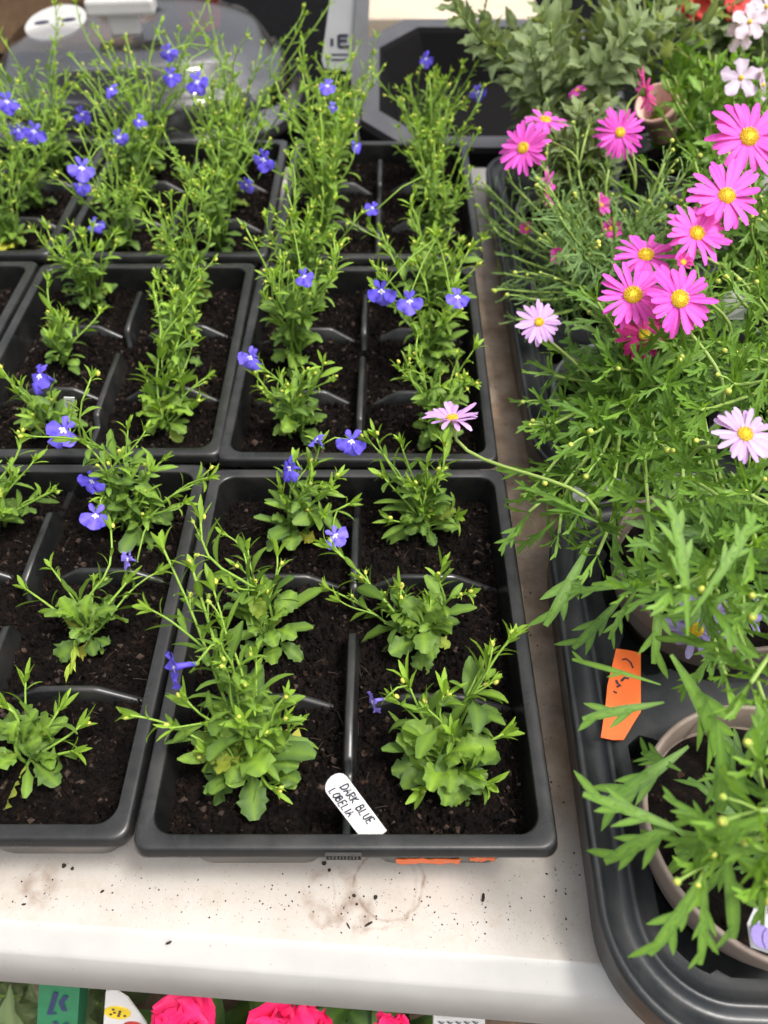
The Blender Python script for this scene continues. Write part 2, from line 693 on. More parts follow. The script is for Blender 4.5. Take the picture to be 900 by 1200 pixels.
# ------------------------------------------------------------------ ground, table, bench
mb = MB()
ids = [mb.vert(p) for p in [(-40, -40, -.75), (40, -40, -.75), (40, 40, -.75), (-40, 40, -.75)]]
mb.face(ids)
tag(mb.build('ground', 'concrete'), kind='structure')


def rrect(x0, x1, y0, y1, r, n=6):
    o = []
    for cx, cy, a0 in [(x1-r, y0+r, -pi/2), (x1-r, y1-r, 0), (x0+r, y1-r, pi/2), (x0+r, y0+r, pi)]:
        for k in range(n+1):
            a = a0+pi/2*k/n
            o.append((cx+r*cos(a), cy+r*sin(a)))
    return o


TR = radians(-3.85)
table = empty('trestle_table', (-.02, -.0405, 0), TR)
tag(table, 'off white moulded plastic table under the seedling packs, muddy along its middle', 'table')


def sweep(mb, x0, x1, y0, y1, r, prof, m=0, n=7, rmin=.0008):
    """Sweep a profile of (inset, z) round a rounded rectangle."""
    rings = []
    for d, z in prof:
        rr = max(.0008, r-d) if rmin < .001 else r+(rmin-r)*max(0, min(1, d/.0078))
        rings.append([mb.vert((x, y, z)) for x, y in rrect(x0+d, x1-d, y0+d, y1-d, rr, n)])
    mb.strip(rings, m, True)
    return rings


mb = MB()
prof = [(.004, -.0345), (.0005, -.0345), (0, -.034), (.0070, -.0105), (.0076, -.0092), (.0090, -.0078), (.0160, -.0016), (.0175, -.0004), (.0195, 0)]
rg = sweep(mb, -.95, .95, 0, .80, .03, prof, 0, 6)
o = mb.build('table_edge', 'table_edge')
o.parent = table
mb = MB()
rg = sweep(mb, -.95, .95, 0, .80, .03, [(.0195, 0), (.024, .0001), (.06, .0001)], 0, 6)
mb.face(rg[-1])
o = mb.build('table_top', 'table')
o.parent = table
mb = MB()
for x in (-.85, .85):
    for y in (.08, .70):
        mb2 = MB()
        tube(mb2, [(x, y, -.036), (x*1.03, y, -.749)], .014, 10)
        l = mb2.build('leg', 'metal')
        l.parent = table

bench = empty('back_bench', (0, 1.25, 0))
tag(bench, 'bench covered in black cloth behind the plastic table', 'bench')
mb = MB()
box(mb, (0, 1.42, -.018), (2.6, 1.15, .024))
mb.build('bench_top', 'black_cloth', bench, False, .004)
for x in (-1.2, 1.2):
    for y in (.92, 1.9):
        mb = MB()
        box(mb, (x, y, -.39), (.05, .05, .718))
        mb.build('leg', 'wood', bench, False)


# ------------------------------------------------------------------ seedling packs
TW, TL, RZ = .18, .2334, .055
CX = (-.0425, .0425)
CY = (.0405, .1167, .1929)


def cups(mb, m=0):
    for cx in CX:
        for cy in CY:
            rings = []
            for z, s, r in [(.034, .0365, .012), (.030, .0355, .011), (.006, .0315, .010), (.003, .0300, .009)]:
                sy = s*.93
                rings.append([mb.vert((x, y, z)) for x, y in rrect(cx-s, cx+s, cy-sy, cy+sy, r, 4)])
            mb.strip(rings, m, True)
            mb.face(rings[-1][::-1], m)


def ybar(mb, prof, wd, foot):
    """Raised divider running along y through (y, z) points; section is a rounded ridge."""
    rings = []
    for y, z in prof:
        zb = .030
        k = max(0.15, (z-zb)/(.053-zb))
        h = wd/2
        rings.append([mb.vert(q) for q in [(-h-foot*k, y, zb), (-h-.0001, y, z-.0007), (-h+.0005, y, z), (0, y, z+.0001), (h-.0005, y, z), (h+.0001, y, z-.0007), (h+foot*k, y, zb)]])
    mb.strip(rings)


def xbar(mb, x0, x1, y, prof, wd):
    rings = []
    for t, z in prof:
        x = x0+(x1-x0)*t
        h = wd/2
        zb = .030
        rings.append([mb.vert(q) for q in [(x, y-h-.002, zb), (x, y-h-.0004, z-.001), (x, y-h+.001, z), (x, y+h-.001, z), (x, y+h+.0004, z-.001), (x, y+h+.002, zb)]])
    mb.strip(rings)


SOILZ = .0375


def soil_mesh(seed, crumbs=4800, res=.00115):
    mb = MB()
    rs = random.Random(seed)
    x0, x1, y0, y1 = -.0810, .0810, .0090, TL-.0090
    nx, ny = int((x1-x0)/res), int((y1-y0)/res)
    ox = rs.uniform(0, 99)

    def hz(x, y):
        z = SOILZ-.0005+.0040*noise.noise(V((x*42+ox, y*42, seed)))+.0026*noise.noise(V((x*150+ox, y*150, seed)))
        q = noise.noise(V((x*430, y*430+ox, seed)))
        z += .0040*q*abs(q)*2+.0024*noise.noise(V((x*900, y*900+ox, seed)))
        e = max(abs(x)/.081, abs(y-TL/2)/(TL/2-.009))
        return z-.003*e**10
    g = []
    for j in range(ny+1):
        g.append([mb.vert((x0+(x1-x0)*i/nx, y0+(y1-y0)*j/ny, hz(x0+(x1-x0)*i/nx, y0+(y1-y0)*j/ny))) for i in range(nx+1)])
    mb.strip(g)
    for k in range(crumbs):
        x, y = rs.uniform(x0+.002, x1-.002), rs.uniform(y0+.002, y1-.002)
        r = rs.choice([.0003, .0004, .0005, .0006, .0007, .0009, .0011, .0014, .0018])*rs.uniform(.8, 1.25)
        ball(mb, (x, y, hz(x, y)+r*.3), r, (rs.uniform(-1, 1), rs.uniform(-1, 1), 1), rs.uniform(.5, 1.1), m=1 if rs.random() < .12 else 0, nu=4, nv=3, jit=.5)
    for k in range(160):
        x, y = rs.uniform(x0+.006, x1-.006), rs.uniform(y0+.006, y1-.006)
        a = rs.uniform(0, 6.3)
        L = rs.uniform(.002, .009)
        p = V((x, y, hz(x, y)+.0004))
        q = p+V((cos(a)*L, sin(a)*L, 0))
        q.z = hz(q.x, q.y)+.0004
        tube(mb, [p, (p+q)/2+V((0, 0, .0006)), q], .00025, 3, m=1)
    return mb


def make_tray():
    r = empty('seedling_tray')
    mb = MB()
    prof = [(.0016, .0482), (-.0002, .0482), (-.0006, .0487), (-.0004, .0497), (.0001, .0530), (.0007, .0545), (.0014, .0550), (.0022, .05508), (.0068, .05495), (.0073, .0546),
            (.0076, .0538), (.0078, .0510), (.0094, .0350), (.0098, .0280)]
    sweep(mb, -TW/2, TW/2, 0, TL, .0068, prof, 0, 9, rmin=.0092)
    # the webs of plastic between the cup mouths, under the soil
    mb.build('rim', 'black_plastic', r)
    mb = MB()
    cups(mb)
    mb.build('cup_base', 'cup_plastic', r, True)
    mb = MB()
    ybar(mb, [(.006, .048), (.014, .0455), (.037, .0445), (.040, .0455), (.042, .0512), (.044, .0528), (.078, .0530), (.1120, .0525), (.1150, .049), (.1175, .034), (.138, .034), (.1405, .049), (.143, .0525), (.16, .0530), (.193, .0530), (.196, .0505), (.201, .040), (.226, .038)], .0040, .0022)
    mb.build('centre_divider', 'black_plastic', r)
    for sx in (-1, 1):
        for y in (.0786, .1548):
            mb = MB()
            xbar(mb, sx*.0030, sx*.0800, y, [(0, .035), (.06, .036), (.27, .0462), (.31, .0474), (.66, .0474), (.70, .0464), (.93, .036), (1, .034)], .0033)
            mb.build('cross_divider', 'black_plastic', r)
    mb = soil_mesh(3)
    mb.build('soil', ['soil', 'fibre'], r, False)
    return r


GT = 'black six cell seedling packs on the table'
tray = make_tray()
PACKS = {
    'T1': ((.0008, .0006), 0.0, 'black six cell pack holding the handwritten white label'),
    'T2': ((.0005, .2412), -.0117, 'black six cell pack directly behind the one with the handwritten label'),
    'T3': ((.0118, .4867), -.0092, 'black six cell pack standing against the black crate'),
    'M1': ((-.1838, .0051), -.0028, 'black six cell pack at the table edge with three sprawling purple flowers'),
    'M2': ((-.1773, .2452), .0096, 'black six cell pack with the tiny white tag among its lobelia'),
    'M3': ((-.1715, .4896), .0043, 'black six cell pack of dense tall lobelia in front of the clear dome'),
    'L2': ((-.3595, .2480), .012, 'black six cell pack showing only its rim beside the tiny tag'),
    'L3': ((-.3570, .4920), .010, 'black six cell pack with yellowish round leaves beside the dense tall one'),
}
PK = {}
TRAY_W = {'T1': 1.028}     # the labelled pack is splayed a little wider than its neighbours
for i, (k, (xy, a, lab)) in enumerate(PACKS.items()):
    t = tray if i == 0 else copy_tree(tray)
    t.location = (xy[0], xy[1], 0)
    t.rotation_euler = (0, 0, a)
    t.scale = (TRAY_W.get(k, 1), 1, 1)
    tag(t, lab, 'seedling tray', GT)
    PK[k] = t
# own soil for the two packs seen closest
for k, sd in (('M1', 17), ('T2', 29), ('T3', 41)):
    for ch in PK[k].children:
        if ch.name.startswith('soil'):
            mb = soil_mesh(sd)
            tmp = mb.build('soil', ['soil', 'fibre'], None, False)
            ch.data = tmp.data
            bpy.data.objects.remove(tmp)

# moulded mark in the front rim and orange stickers left on the cups
mb = MB()
for q in [((-.0073, -.0009, .0512), (.0004, .0014, .0050)), ((.0075, -.0009, .0512), (.0004, .0014, .0050)), ((0, -.0009, .0537), (.0152, .0014, .0004)), ((0, -.0009, .0487), (.0152, .0014, .0004))]:
    box(mb, (q[0][0]+.0, q[0][1]+.0006, q[0][2]), q[1])
for k in range(9):
    box(mb, (-.0058+k*.00145, -.0004, .0512+.0003*(k % 2)), (.0007, .0013, .0022+.0006*(k % 3)), rot=0)
mb.build('moulded_mark', 'black_plastic', tray, False)
for (x0, x1, z0, z1) in [(.0225, .052, .006, .024), (.056, .0675, .014, .027)]:
    mb = MB()
    pts = []
    for i in range(11):
        t = i/10
        pts.append((x0+(x1-x0)*t, z1-rnd(0, .004)))
    for i in range(11):
        t = 1-i/10
        pts.append((x0+(x1-x0)*t, z0+rnd(0, .007)))
    def fy(z):
        return .0405-.93*(.0315+(z-.006)*.0040/.024)-.0006
    sheet(mb, [(x, fy(z), z) for x, z in pts], .0004, (0, -1, 0))
    mb.build('sticker', 'orange', tray, False)


# ------------------------------------------------------------------ lobelia
def tones(y, g=0, sp=.18):
    return (max(0, min(1, y+rnd(-sp, sp))), max(0, min(1, g)), rnd(0, 1))


def lob_stem(st, lf, bd, a, b, r=.0011, lean=0, node=.0062, big=1.0, buds=2, seg=4, wig=.03, top=True, lime=.55):
    pts = curve_pts(a, b, wig=wig)
    n = len(pts)
    ln = sum((pts[i+1]-pts[i]).length for i in range(n-1))
    tn = [(min(1, .25+.7*i/n), .0, .5) for i in range(n)]
    tube(st, pts, [r*(1-.45*i/(n-1)) for i in range(n)], 5, tn)
    cnt = max(3, int(ln/(node*rnd(.9, 1.5))))
    an = rnd(0, 6.28)
    for i in range(cnt):
        t = .10+.88*(i+rnd(-.3, .3))/cnt
        p, d = along(pts, t)
        an += 2.4+rnd(-.4, .4)
        x = perp(d, (1, 0, .2))
        y = d.cross(x)
        side = x*cos(an)+y*sin(an)
        spread = rnd(.75, 1.15)-.35*t
        ld = d*cos(spread)+side*sin(spread)
        nn = d*sin(spread)-side*cos(spread)
        L = (.0205-.0105*t)*rnd(.6, 1.25)*big
        W = L*rnd(.22, .38)*(1.3-.65*t)
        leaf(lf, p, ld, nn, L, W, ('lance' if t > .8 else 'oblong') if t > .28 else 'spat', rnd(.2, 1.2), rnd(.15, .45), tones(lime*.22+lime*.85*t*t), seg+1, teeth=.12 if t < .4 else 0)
        if t > .45 and rnd(0, 1) < .11 and buds:
            q = p+(ld*.6+d*.6)*rnd(.006, .012)
            tube(st, [p, (p+q)/2+d*.001, q], .00045, 4, (.8, 0, .5))
            ball(bd, q+ld*.001, .0011, ld, 1.5, tones(.4, rnd(0, .5)), nu=6, nv=4)
            for kk in range(4):
                aa = kk*1.57+rnd(0, 1)
                sx = perp(ld, (0, 1, .3))
                leaf(lf, q, ld*.75+(sx*cos(aa)+ld.cross(sx)*sin(aa))*.6, ld, .004, .0007, 'lance', .2, .2, tones(.9), 2)
    p, d = pts[-1], unit(pts[-1]-pts[-2])
    if top:
        x = perp(d, (1, 0, .2))
        y = d.cross(x)
        for k in range(5):
            an += 2.4
            sp = rnd(.12, .75)
            side = x*cos(an)+y*sin(an)
            leaf(lf, p-d*rnd(0, .004), d*cos(sp)+side*sin(sp), d*sin(sp)-side*cos(sp), rnd(.005, .012)*big, rnd(.0014, .0030)*big, 'oblong', rnd(-.2, .9), .35, tones(.8), 4)
        for k in range(1 if buds and rnd(0, 1) < .6 else 0):
            q = p+d*rnd(.001, .003)+(x*rnd(-1, 1)+y*rnd(-1, 1))*.002
            ball(bd, q, .0011, d, 1.4, tones(.5, rnd(0, .6)), nu=6, nv=4)
    return pts


def rosette(lf, st, c, n, R, z=.0, lime=.15, yellow=None, seg=8, size=1.0):
    for i in range(n):
        a = i*2.4+rnd(-.6, .6)
        q = (i+.5)/n
        el = radians(10+60*(1-q))+rnd(-.35, .35)
        d = V((cos(a)*cos(el), sin(a)*cos(el), sin(el)))
        L = R*rnd(.5, 1.0)
        W = L*rnd(.42, .62)
        g = rnd(.15, .45) if rnd(0, 1) < .08 else 0
        if yellow and i >= n-yellow:
            g = rnd(.6, 1)
            W = L*.7
        nz = V((rnd(-.45, .45), rnd(-.45, .45), 1))
        leaf(lf, V(c)+V((cos(a), sin(a), 0))*.002+V((0, 0, .001+.016*(1-q))), d, nz, L*size, W*size, 'spat', rnd(.3, 1.7), rnd(-.25, .45), (max(0, min(1, lime*.6+.35*(1-q)+rnd(-.12, .2))), g, rnd(0, 1)), seg+5, teeth=.11, wide=True, twist=rnd(-.6, .6))


def blue_flower(pos, face, root, st, src=None, size=1.0, tone=.15, fade=0, name='flower'):
    f = unit(V(face)+V((rnd(-.35, .35), rnd(-.1, .2), rnd(-.3, .35))))
    up = perp(f, (rnd(-.35, .35), 0, 1))
    rt = up.cross(f)
    mb = MB()
    s = size*.93
    pos = V(pos)
    for a, L, W, kd in [(-90, .0092, .0080, 'obov'), (-28, .0088, .0078, 'obov'), (208, .0088, .0078, 'obov'), (62, .0062, .0034, 'obov'), (118, .0062, .0034, 'obov')]:
        an = radians(a+rnd(-7, 7))
        d = rt*cos(an)+up*sin(an)
        leaf(mb, pos+d*.0007*s, d+f*rnd(.0, .3), f, L*s*rnd(.9, 1.08), W*s, kd, rnd(-.1, 1.1), rnd(-.35, .35), (max(0, min(1, tone+rnd(-.15, .25))), fade, rnd(.2, .9)), 6, 0, wide=True)
        if a in (-90, -28, 208):
            leaf(mb, pos+f*.0004*s, d, f, .0024*s, .0014*s, 'obov', .1, 0, (0, 0, .5), 3, 1)
    ball(mb, pos+f*.0003*s, .0008*s, f, .8, (.5, 0, .5), 1, 6, 4)
    back = pos-f*.0085*s-up*.001
    tube(mb, [pos, pos-f*.004*s, back], [.0016*s, .0011*s, .0009*s], 6, (tone+.15, fade, .6))
    for k in range(5):
        aa = k*1.257
        leaf(mb, back, f*.5+(rt*cos(aa)+up*sin(aa))*.8, f, .0055*s, .0009*s, 'lance', .2, .2, (.8, 0, .5), 2, 2)
    ball(mb, back, .0011*s, f, 1.3, (.7, 0, .5), 2, 6, 4)
    mb.build(name, ['blue_petal', 'petal_eye', 'lobelia_leaf'], root)
    if src is not None:
        pp = [V(src), V(src).lerp(back, .5)+V((0, 0, .004)), back]
        tube(st, pp, [.0006, .0005, .0005], 4, (.7, 0, .5))


def lobelia(cell, spec, label):
    """cell: (pack, column, row). spec: base offset, stems given as photograph (u, v) at a height, extras."""
    k, cx, cy = cell
    t = PK[k]
    a = t.rotation_euler.z
    lx, ly = CX[cx]+spec.get('dx', 0), CY[cy]+spec.get('dy', 0)
    c = V((t.location.x+lx*cos(a)-ly*sin(a), t.location.y+lx*sin(a)+ly*cos(a), SOILZ+.0015))
    root = empty('lobelia_plant', c)
    tag(root, label, 'lobelia plant', 'young lobelia plants growing in the seedling packs')
    st, lf, bd = MB(), MB(), MB()
    big = spec.get('big', 1.0)
    seg = spec.get('seg', 4)
    nr = spec.get('ros', 10)
    if nr:
        rosette(lf, st, c, int(nr*1.25), spec.get('R', .022), lime=spec.get('rl', .12), yellow=spec.get('yellow', 0), seg=8 if seg > 3 else 6)
    tips = []
    stems = [at(*q[:3]) for q in spec.get('tips', [])]
    for i in range(spec.get('n', 0)):
        an = i*2.4+rnd(-.5, .5)
        h = rnd(*spec.get('h', (.05, .09)))
        s = spec.get('spread', .32)*rnd(.25, 1)*(1.7 if rnd(0, 1) < .2 else 1)
        stems.append(c+V((cos(an)*s*h, sin(an)*s*h, h))+V((spec.get('lx', 0), spec.get('ly', 0), 0))*h)
    for i, b in enumerate(stems):
        an = rnd(0, 6.28)
        b0 = c+V((cos(an), sin(an), 0))*rnd(.001, .006)
        dv = b-b0
        h = dv.length
        tips.append(lob_stem(st, lf, bd, b0, b, r=rnd(.0007, .0011), big=big*rnd(.85, 1.1), seg=seg, node=spec.get('node', .0058), wig=rnd(.0, .10), lime=spec.get('lime', .55)))
        # side shoots
        for q in range(spec.get('side', 1) if h > .035 else 0):
            p, d = along(tips[-1], rnd(.25, .6))
            an2 = rnd(0, 6.28)
            e = p+d*h*rnd(.22, .36)+V((cos(an2), sin(an2), .3))*h*rnd(.10, .22)
            lob_stem(st, lf, bd, p, e, r=.0007, big=big*.75, seg=max(3, seg-1), buds=1, lime=spec.get('lime', .55)+.1)
    for fl in spec.get('flowers', []):
        u, v, z = fl[:3]
        pos = at(u, v, z)
        face = fl[3] if len(fl) > 3 else (rnd(-.5, .5), -.8, rnd(.2, .8))
        sz = fl[4] if len(fl) > 4 else 1.0
        best = None
        for pts in tips:
            for tt in (.5, .62, .74, .86, .97):
                p, d = along(pts, tt)
                if p.z < pos.z+.004:
                    dd = (p-pos).length
                    if best is None or dd < best[0]:
                        best = (dd, p)
        if best is None:
            best = (0, along(tips[0], .8)[0])
        blue_flower(pos, face, root, st, best[1], sz, fl[5] if len(fl) > 5 else .2, fl[6] if len(fl) > 6 else 0)
    st.build('stem', 'lobelia_stem', root)
    o = len(lf.v)
    lf.v += bd.v
    lf.c += bd.c
    lf.f += [tuple(i+o for i in f) for f in bd.f]
    lf.m += [1]*len(bd.f)
    lf.build('foliage', ['lobelia_leaf', 'bud'], root)
    return root


ROW = ['front', 'middle', 'back']
DEFAULT = dict(n=7, h=(.06, .10), spread=.35, ros=8)
SPECS = {
    # pack with the label
    ('T1', 0, 0): (dict(dx=-.004, dy=.006, ros=24, R=.027, yellow=1, seg=5, big=1.25, rl=.2, side=1, lime=.5,
                        tips=[(152, 838, .085), (215, 815, .085), (335, 815, .085), (300, 770, .09), (262, 735, .10), (225, 665, .12), (190, 640, .125), (345, 850, .06), (300, 880, .06), (240, 880, .065), (320, 925, .05), (285, 845, .08), (250, 690, .12)],
                        flowers=[(205, 782, .115, (-.75, -.45, .55), 1.15, .15)]),
                   'largest lobelia clump, two toned leaves, one violet flower leaning over the pack rim'),
    ('T1', 1, 0): (dict(dx=.002, dy=.004, ros=16, R=.025, seg=5, big=1.35, rl=.35, side=1, lime=.6,
                        tips=[(478, 800, .075), (520, 815, .08), (572, 765, .085), (600, 745, .09), (590, 860, .06), (480, 860, .055), (550, 905, .05), (495, 925, .05), (575, 920, .05), (530, 860, .07)],
                        flowers=[(437, 822, .078, (-.9, -.3, .2), .75, .2, .35)]),
                   'bushy bright lobelia in the front corner cell between label and carry tray'),
    ('T1', 0, 1): (dict(dx=-.002, ros=12, R=.024, seg=5, big=1.2, rl=.25, side=1,
                        tips=[(290, 640, .075), (262, 625, .085), (235, 610, .10), (325, 650, .07), (310, 700, .06), (275, 690, .065)]),
                   'lobelia with broad rounded leaves in the middle cell behind the largest clump'),
    ('T1', 1, 1): (dict(dx=-.004, ros=13, R=.022, seg=5, big=1.2, rl=.3, side=1,
                        tips=[(548, 695, .09), (385, 690, .05), (425, 680, .055), (520, 660, .065), (470, 690, .06), (505, 700, .06), (450, 700, .05), (385, 640, .07)]),
                   'sprawling lobelia in the middle cell beside the carry tray, trailing over the divider'),
    ('T1', 0, 2): (dict(dx=.004, ros=12, R=.020, yellow=2, seg=5, big=1.1, side=1,
                        tips=[(330, 575, .07), (395, 560, .085), (375, 520, .095), (350, 600, .06), (365, 560, .08), (410, 590, .07), (345, 540, .085)],
                        flowers=[(340, 548, .09, (-.6, -.5, .5), 1.05, .15), (392, 627, .065, (.2, -.7, .7), .95, .6), (412, 516, .10, (.1, -.9, .3), 1.1, .1), (372, 515, .1, (-.3, .2, .6), .8, .5)]),
                   'lobelia with yellowed lower leaves in the back cell of the labelled pack'),
    ('T1', 1, 2): (dict(ros=12, R=.020, seg=5, big=1.15, side=1,
                        tips=[(450, 560, .08), (500, 545, .085), (470, 520, .095), (440, 510, .10), (535, 605, .06), (500, 600, .06), (460, 610, .06), (485, 570, .08), (520, 520, .09)]),
                   'leafy lobelia in the back cell of the labelled pack, beside the carry tray'),
    # pack to its side
    ('M1', 1, 0): (dict(dx=-.012, dy=.002, ros=13, R=.025, seg=5, big=1.2, rl=.25, side=0,
                        tips=[(30, 800, .07), (70, 830, .06), (95, 850, .05), (10, 830, .07), (50, 860, .05), (85, 880, .045)]),
                   'low lobelia with rounded leaves at the open front corner of its pack'),
    ('M1', 1, 1): (dict(dx=.0, dy=-.004, ros=13, R=.021, yellow=2, seg=5, big=1.1, side=0,
                        tips=[(30, 690, .05), (60, 665, .055), (130, 620, .075), (150, 680, .055), (185, 670, .05), (110, 680, .05)]),
                   'sprawling lobelia with a withered shoot in the middle cell of its pack'),
    ('M1', 1, 2): (dict(dx=.003, ros=12, R=.022, seg=5, big=1.1, side=1,
                        tips=[(108, 440, .145), (150, 500, .10), (190, 540, .09), (130, 545, .09), (170, 580, .07), (120, 580, .075), (215, 590, .07), (100, 520, .11), (245, 560, .08)],
                        flowers=[(108, 563, .085, (-.2, -.7, .6), .95, .1), (112, 603, .075, (-.1, -.8, .5), 1.05, .35), (150, 655, .06, (-.8, -.3, .3), .75, .4, .4)]),
                   'tall lobelia with long slanting stems and several violet flowers at a pack corner'),
    ('M1', 0, 2): (dict(dx=.006, ros=9, R=.020, seg=4, side=1, tips=[(40, 540, .085), (62, 575, .07), (15, 560, .07), (5, 600, .06), (25, 510, .09)]),
                   'lobelia with round leaves cut by the picture edge, beside the slanting stems'),
    ('M1', 0, 1): (dict(ros=9, R=.022, seg=4, n=5, h=(.03, .05)), 'short lobelia at the picture edge next to the withered shoot'),
    # second row
    ('M2', 1, 0): (dict(dx=.002, dy=.004, ros=16, R=.023, rl=.4, big=1.2, seg=5, lime=.62,
                        tips=[(190, 395, .085), (225, 405, .08), (215, 360, .10), (180, 340, .11), (170, 440, .07), (245, 440, .065), (200, 440, .07), (230, 470, .055)]),
                   'pale upright lobelia standing alone in the front cell behind the slanting stems'),
    ('M2', 0, 0): (dict(dx=.01, ros=12, R=.022, yellow=1, seg=4,
                        tips=[(20, 460, .07), (40, 490, .06), (85, 480, .065), (60, 470, .07), (5, 440, .08)],
                        flowers=[(47, 440, .10, (-.6, -.6, .5), 1.35, .2), (75, 503, .085, (-.2, -.6, .8), 1.35, .3)]),
                   'lobelia beside the tiny white tag bearing two large violet flowers'),
    ('M2', 0, 1): (dict(ros=6, R=.015, n=4, h=(.025, .05), tips=[(56, 330, .085), (118, 365, .065)], seg=4), 'sparse small lobelia with one thin shoot behind the tiny white tag'),
    ('M2', 1, 1): (dict(n=6, h=(.05, .08), ros=8, tips=[(200, 330, .10), (235, 320, .10)]), 'lobelia rising just behind the pale upright one'),
    ('M2', 0, 2): (dict(n=9, h=(.045, .075), spread=.45, ros=12), 'leafy lobelia in the back corner cell above the sparse small one'),
    ('M2', 1, 2): (dict(n=9, h=(.06, .10), ros=9), 'lobelia in the back cell where four packs meet'),
    ('T2', 0, 0): (dict(n=5, h=(.04, .07), ros=12, R=.021, seg=4, tips=[(300, 440, .075), (345, 450, .07), (320, 470, .065)], flowers=[(294, 418, .09, (-.4, -.6, .7), 1.15, .5)]),
                   'lobelia with a pale blue flower hanging over the rim between two packs'),
    ('T2', 1, 0): (dict(n=8, h=(.045, .075), ros=12, seg=4, dx=.008), 'leafy lobelia directly below the single lilac daisy'),
    ('T2', 0, 1): (dict(n=10, h=(.06, .11), ros=9, spread=.28, dx=-.006), 'dense lobelia column in the middle cell behind the pale blue flower'),
    ('T2', 1, 1): (dict(n=9, h=(.05, .09), ros=12, spread=.45, dx=.008, big=1.1), 'wide lobelia in the middle cell behind the lilac daisy'),
    ('T2', 0, 2): (dict(n=11, h=(.07, .12), ros=8, spread=.25, dx=-.006, flowers=[(356, 323, .13, (0, -.8, .5), .8, .1)]), 'tall lobelia with one tiny blue flower low on its stems'),
    ('T2', 1, 2): (dict(n=9, h=(.05, .09), ros=10, spread=.4, dx=.010, flowers=[(447, 340, .12, (-.3, -.7, .6), 1.2, .1), (480, 352, .115, (.1, -.8, .5), 1.1, .3), (536, 347, .12, (.3, -.6, .6), 1.0, .2)]),
                   'lobelia carrying three blue flowers close together near the open table gap'),
    ('T3', 0, 0): (dict(n=12, h=(.08, .13), ros=8, spread=.22, dx=-.006), 'crowded tall lobelia in the front cell of the far pack'),
    ('T3', 1, 0): (dict(n=9, h=(.06, .10), ros=8, spread=.35, dx=.008, flowers=[(437, 243, .12, (-.4, -.6, .4), 1.0, .1)]), 'lobelia with one blue flower over the divider of the far pack'),
    ('T3', 0, 1): (dict(n=11, h=(.08, .13), ros=7, spread=.25, dx=-.006, flowers=[(417, 170, .12, (.4, -.6, .5), 1.1, .1)]), 'tall lobelia in the middle cell beneath the hanging card'),
    ('T3', 1, 1): (dict(n=10, h=(.07, .11), ros=7, spread=.3, dx=.005), 'lobelia in the middle cell before the black crate'),
    ('T3', 0, 2): (dict(n=9, h=(.08, .13), ros=7, spread=.25, tips=[(355, 45, .17), (345, 130, .13)], flowers=[(384, 100, .15, (0, -.8, .5), 1.3, .25), (390, 125, .13, (.2, -.8, .2), .9, .3)]),
                   'tallest thin stemmed lobelia beside the clear dome with two faint blue flowers'),
    ('T3', 1, 2): (dict(n=9, h=(.07, .11), ros=7, spread=.3, tips=[(493, 80, .15), (520, 95, .145), (548, 120, .13)], flowers=[(499, 68, .155, (.1, -.9, .2), 1.3, .15), (560, 107, .14, (.2, -.9, .2), 1.35, .15)]),
                   'tall lobelia with two blue flowers standing out against the black crate'),
    ('M3', 1, 0): (dict(n=10, h=(.07, .11), ros=9, spread=.35), 'dense lobelia in the front cell next to the four way rim crossing'),
    ('M3', 0, 0): (dict(n=9, h=(.06, .10), ros=8, spread=.35, flowers=[(112, 263, .08, (.1, -.7, .7), 1.2, .3)]), 'lobelia with a single low blue flower at the front of the far pack'),
    ('M3', 1, 1): (dict(n=10, h=(.08, .12), ros=8, spread=.35, flowers=[(309, 186, .13, (.1, -.9, .2), 1.6, .1), (289, 216, .115, (-.2, -.8, .2), 1.3, .15)]), 'lobelia with two deep blue flowers near the grey double rim'),
    ('M3', 0, 1): (dict(n=10, h=(.08, .12), ros=8, spread=.35, flowers=[(96, 196, .12, (0, -.8, .3), 1.7, .3), (94, 215, .11, (.2, -.8, .3), 1.4, .35)]), 'lobelia bearing a ragged cluster of blue flowers over the rim'),
    ('M3', 1, 2): (dict(n=11, h=(.09, .15), ros=7, spread=.4, flowers=[(200, 88, .16, (0, -.8, .3), 1.4, .1), (231, 95, .155, (0, -.8, .3), 1.7, .1), (197, 60, .18, (0, -.8, .3), 1.2, .2)]), 'lobelia with three blue flowers seen against the clear dome'),
    ('M3', 0, 2): (dict(n=11, h=(.09, .15), ros=7, spread=.4, flowers=[(131, 104, .15, (0, -.6, .6), 1.3, .1), (96, 133, .14, (0, -.8, .3), 1.4, .2), (163, 141, .13, (0, -.8, .3), 1.2, .15), (139, 160, .12, (0, -.8, .3), 1.4, .2)]), 'lobelia with four scattered blue flowers before the dome'),
    ('L3', 1, 0): (dict(n=9, h=(.06, .10), ros=10, spread=.4, R=.024, yellow=2), 'lobelia with pale round base leaves and yellowish stems'),
    ('L3', 1, 1): (dict(n=10, h=(.07, .12), ros=8, spread=.4, flowers=[(40, 153, .13, (0, -.7, .5), 1.6, .2), (22, 152, .13, (0, -.7, .5), 1.3, .35)]), 'lobelia with a pair of washed out blue flowers touching'),
    ('L3', 1, 2): (dict(n=10, h=(.08, .14), ros=7, spread=.4, flowers=[(8, 118, .15, (0, -.8, .3), 1.6, .1)]), 'lobelia with one blue flower at the picture edge beside the dome'),
    ('L3', 0, 1): (dict(n=8, h=(.07, .11), ros=7, spread=.4), 'lobelia partly outside the picture behind the pale round leaves'),
    ('L2', 1, 2): (dict(n=4, h=(.02, .04), ros=7, R=.016), 'tiny lobelia in the shaded cell showing beside the grey rims'),
    ('L2', 1, 1): (dict(n=3, h=(.02, .04), ros=6, R=.016), 'low lobelia mostly hidden beyond the picture edge'),
}
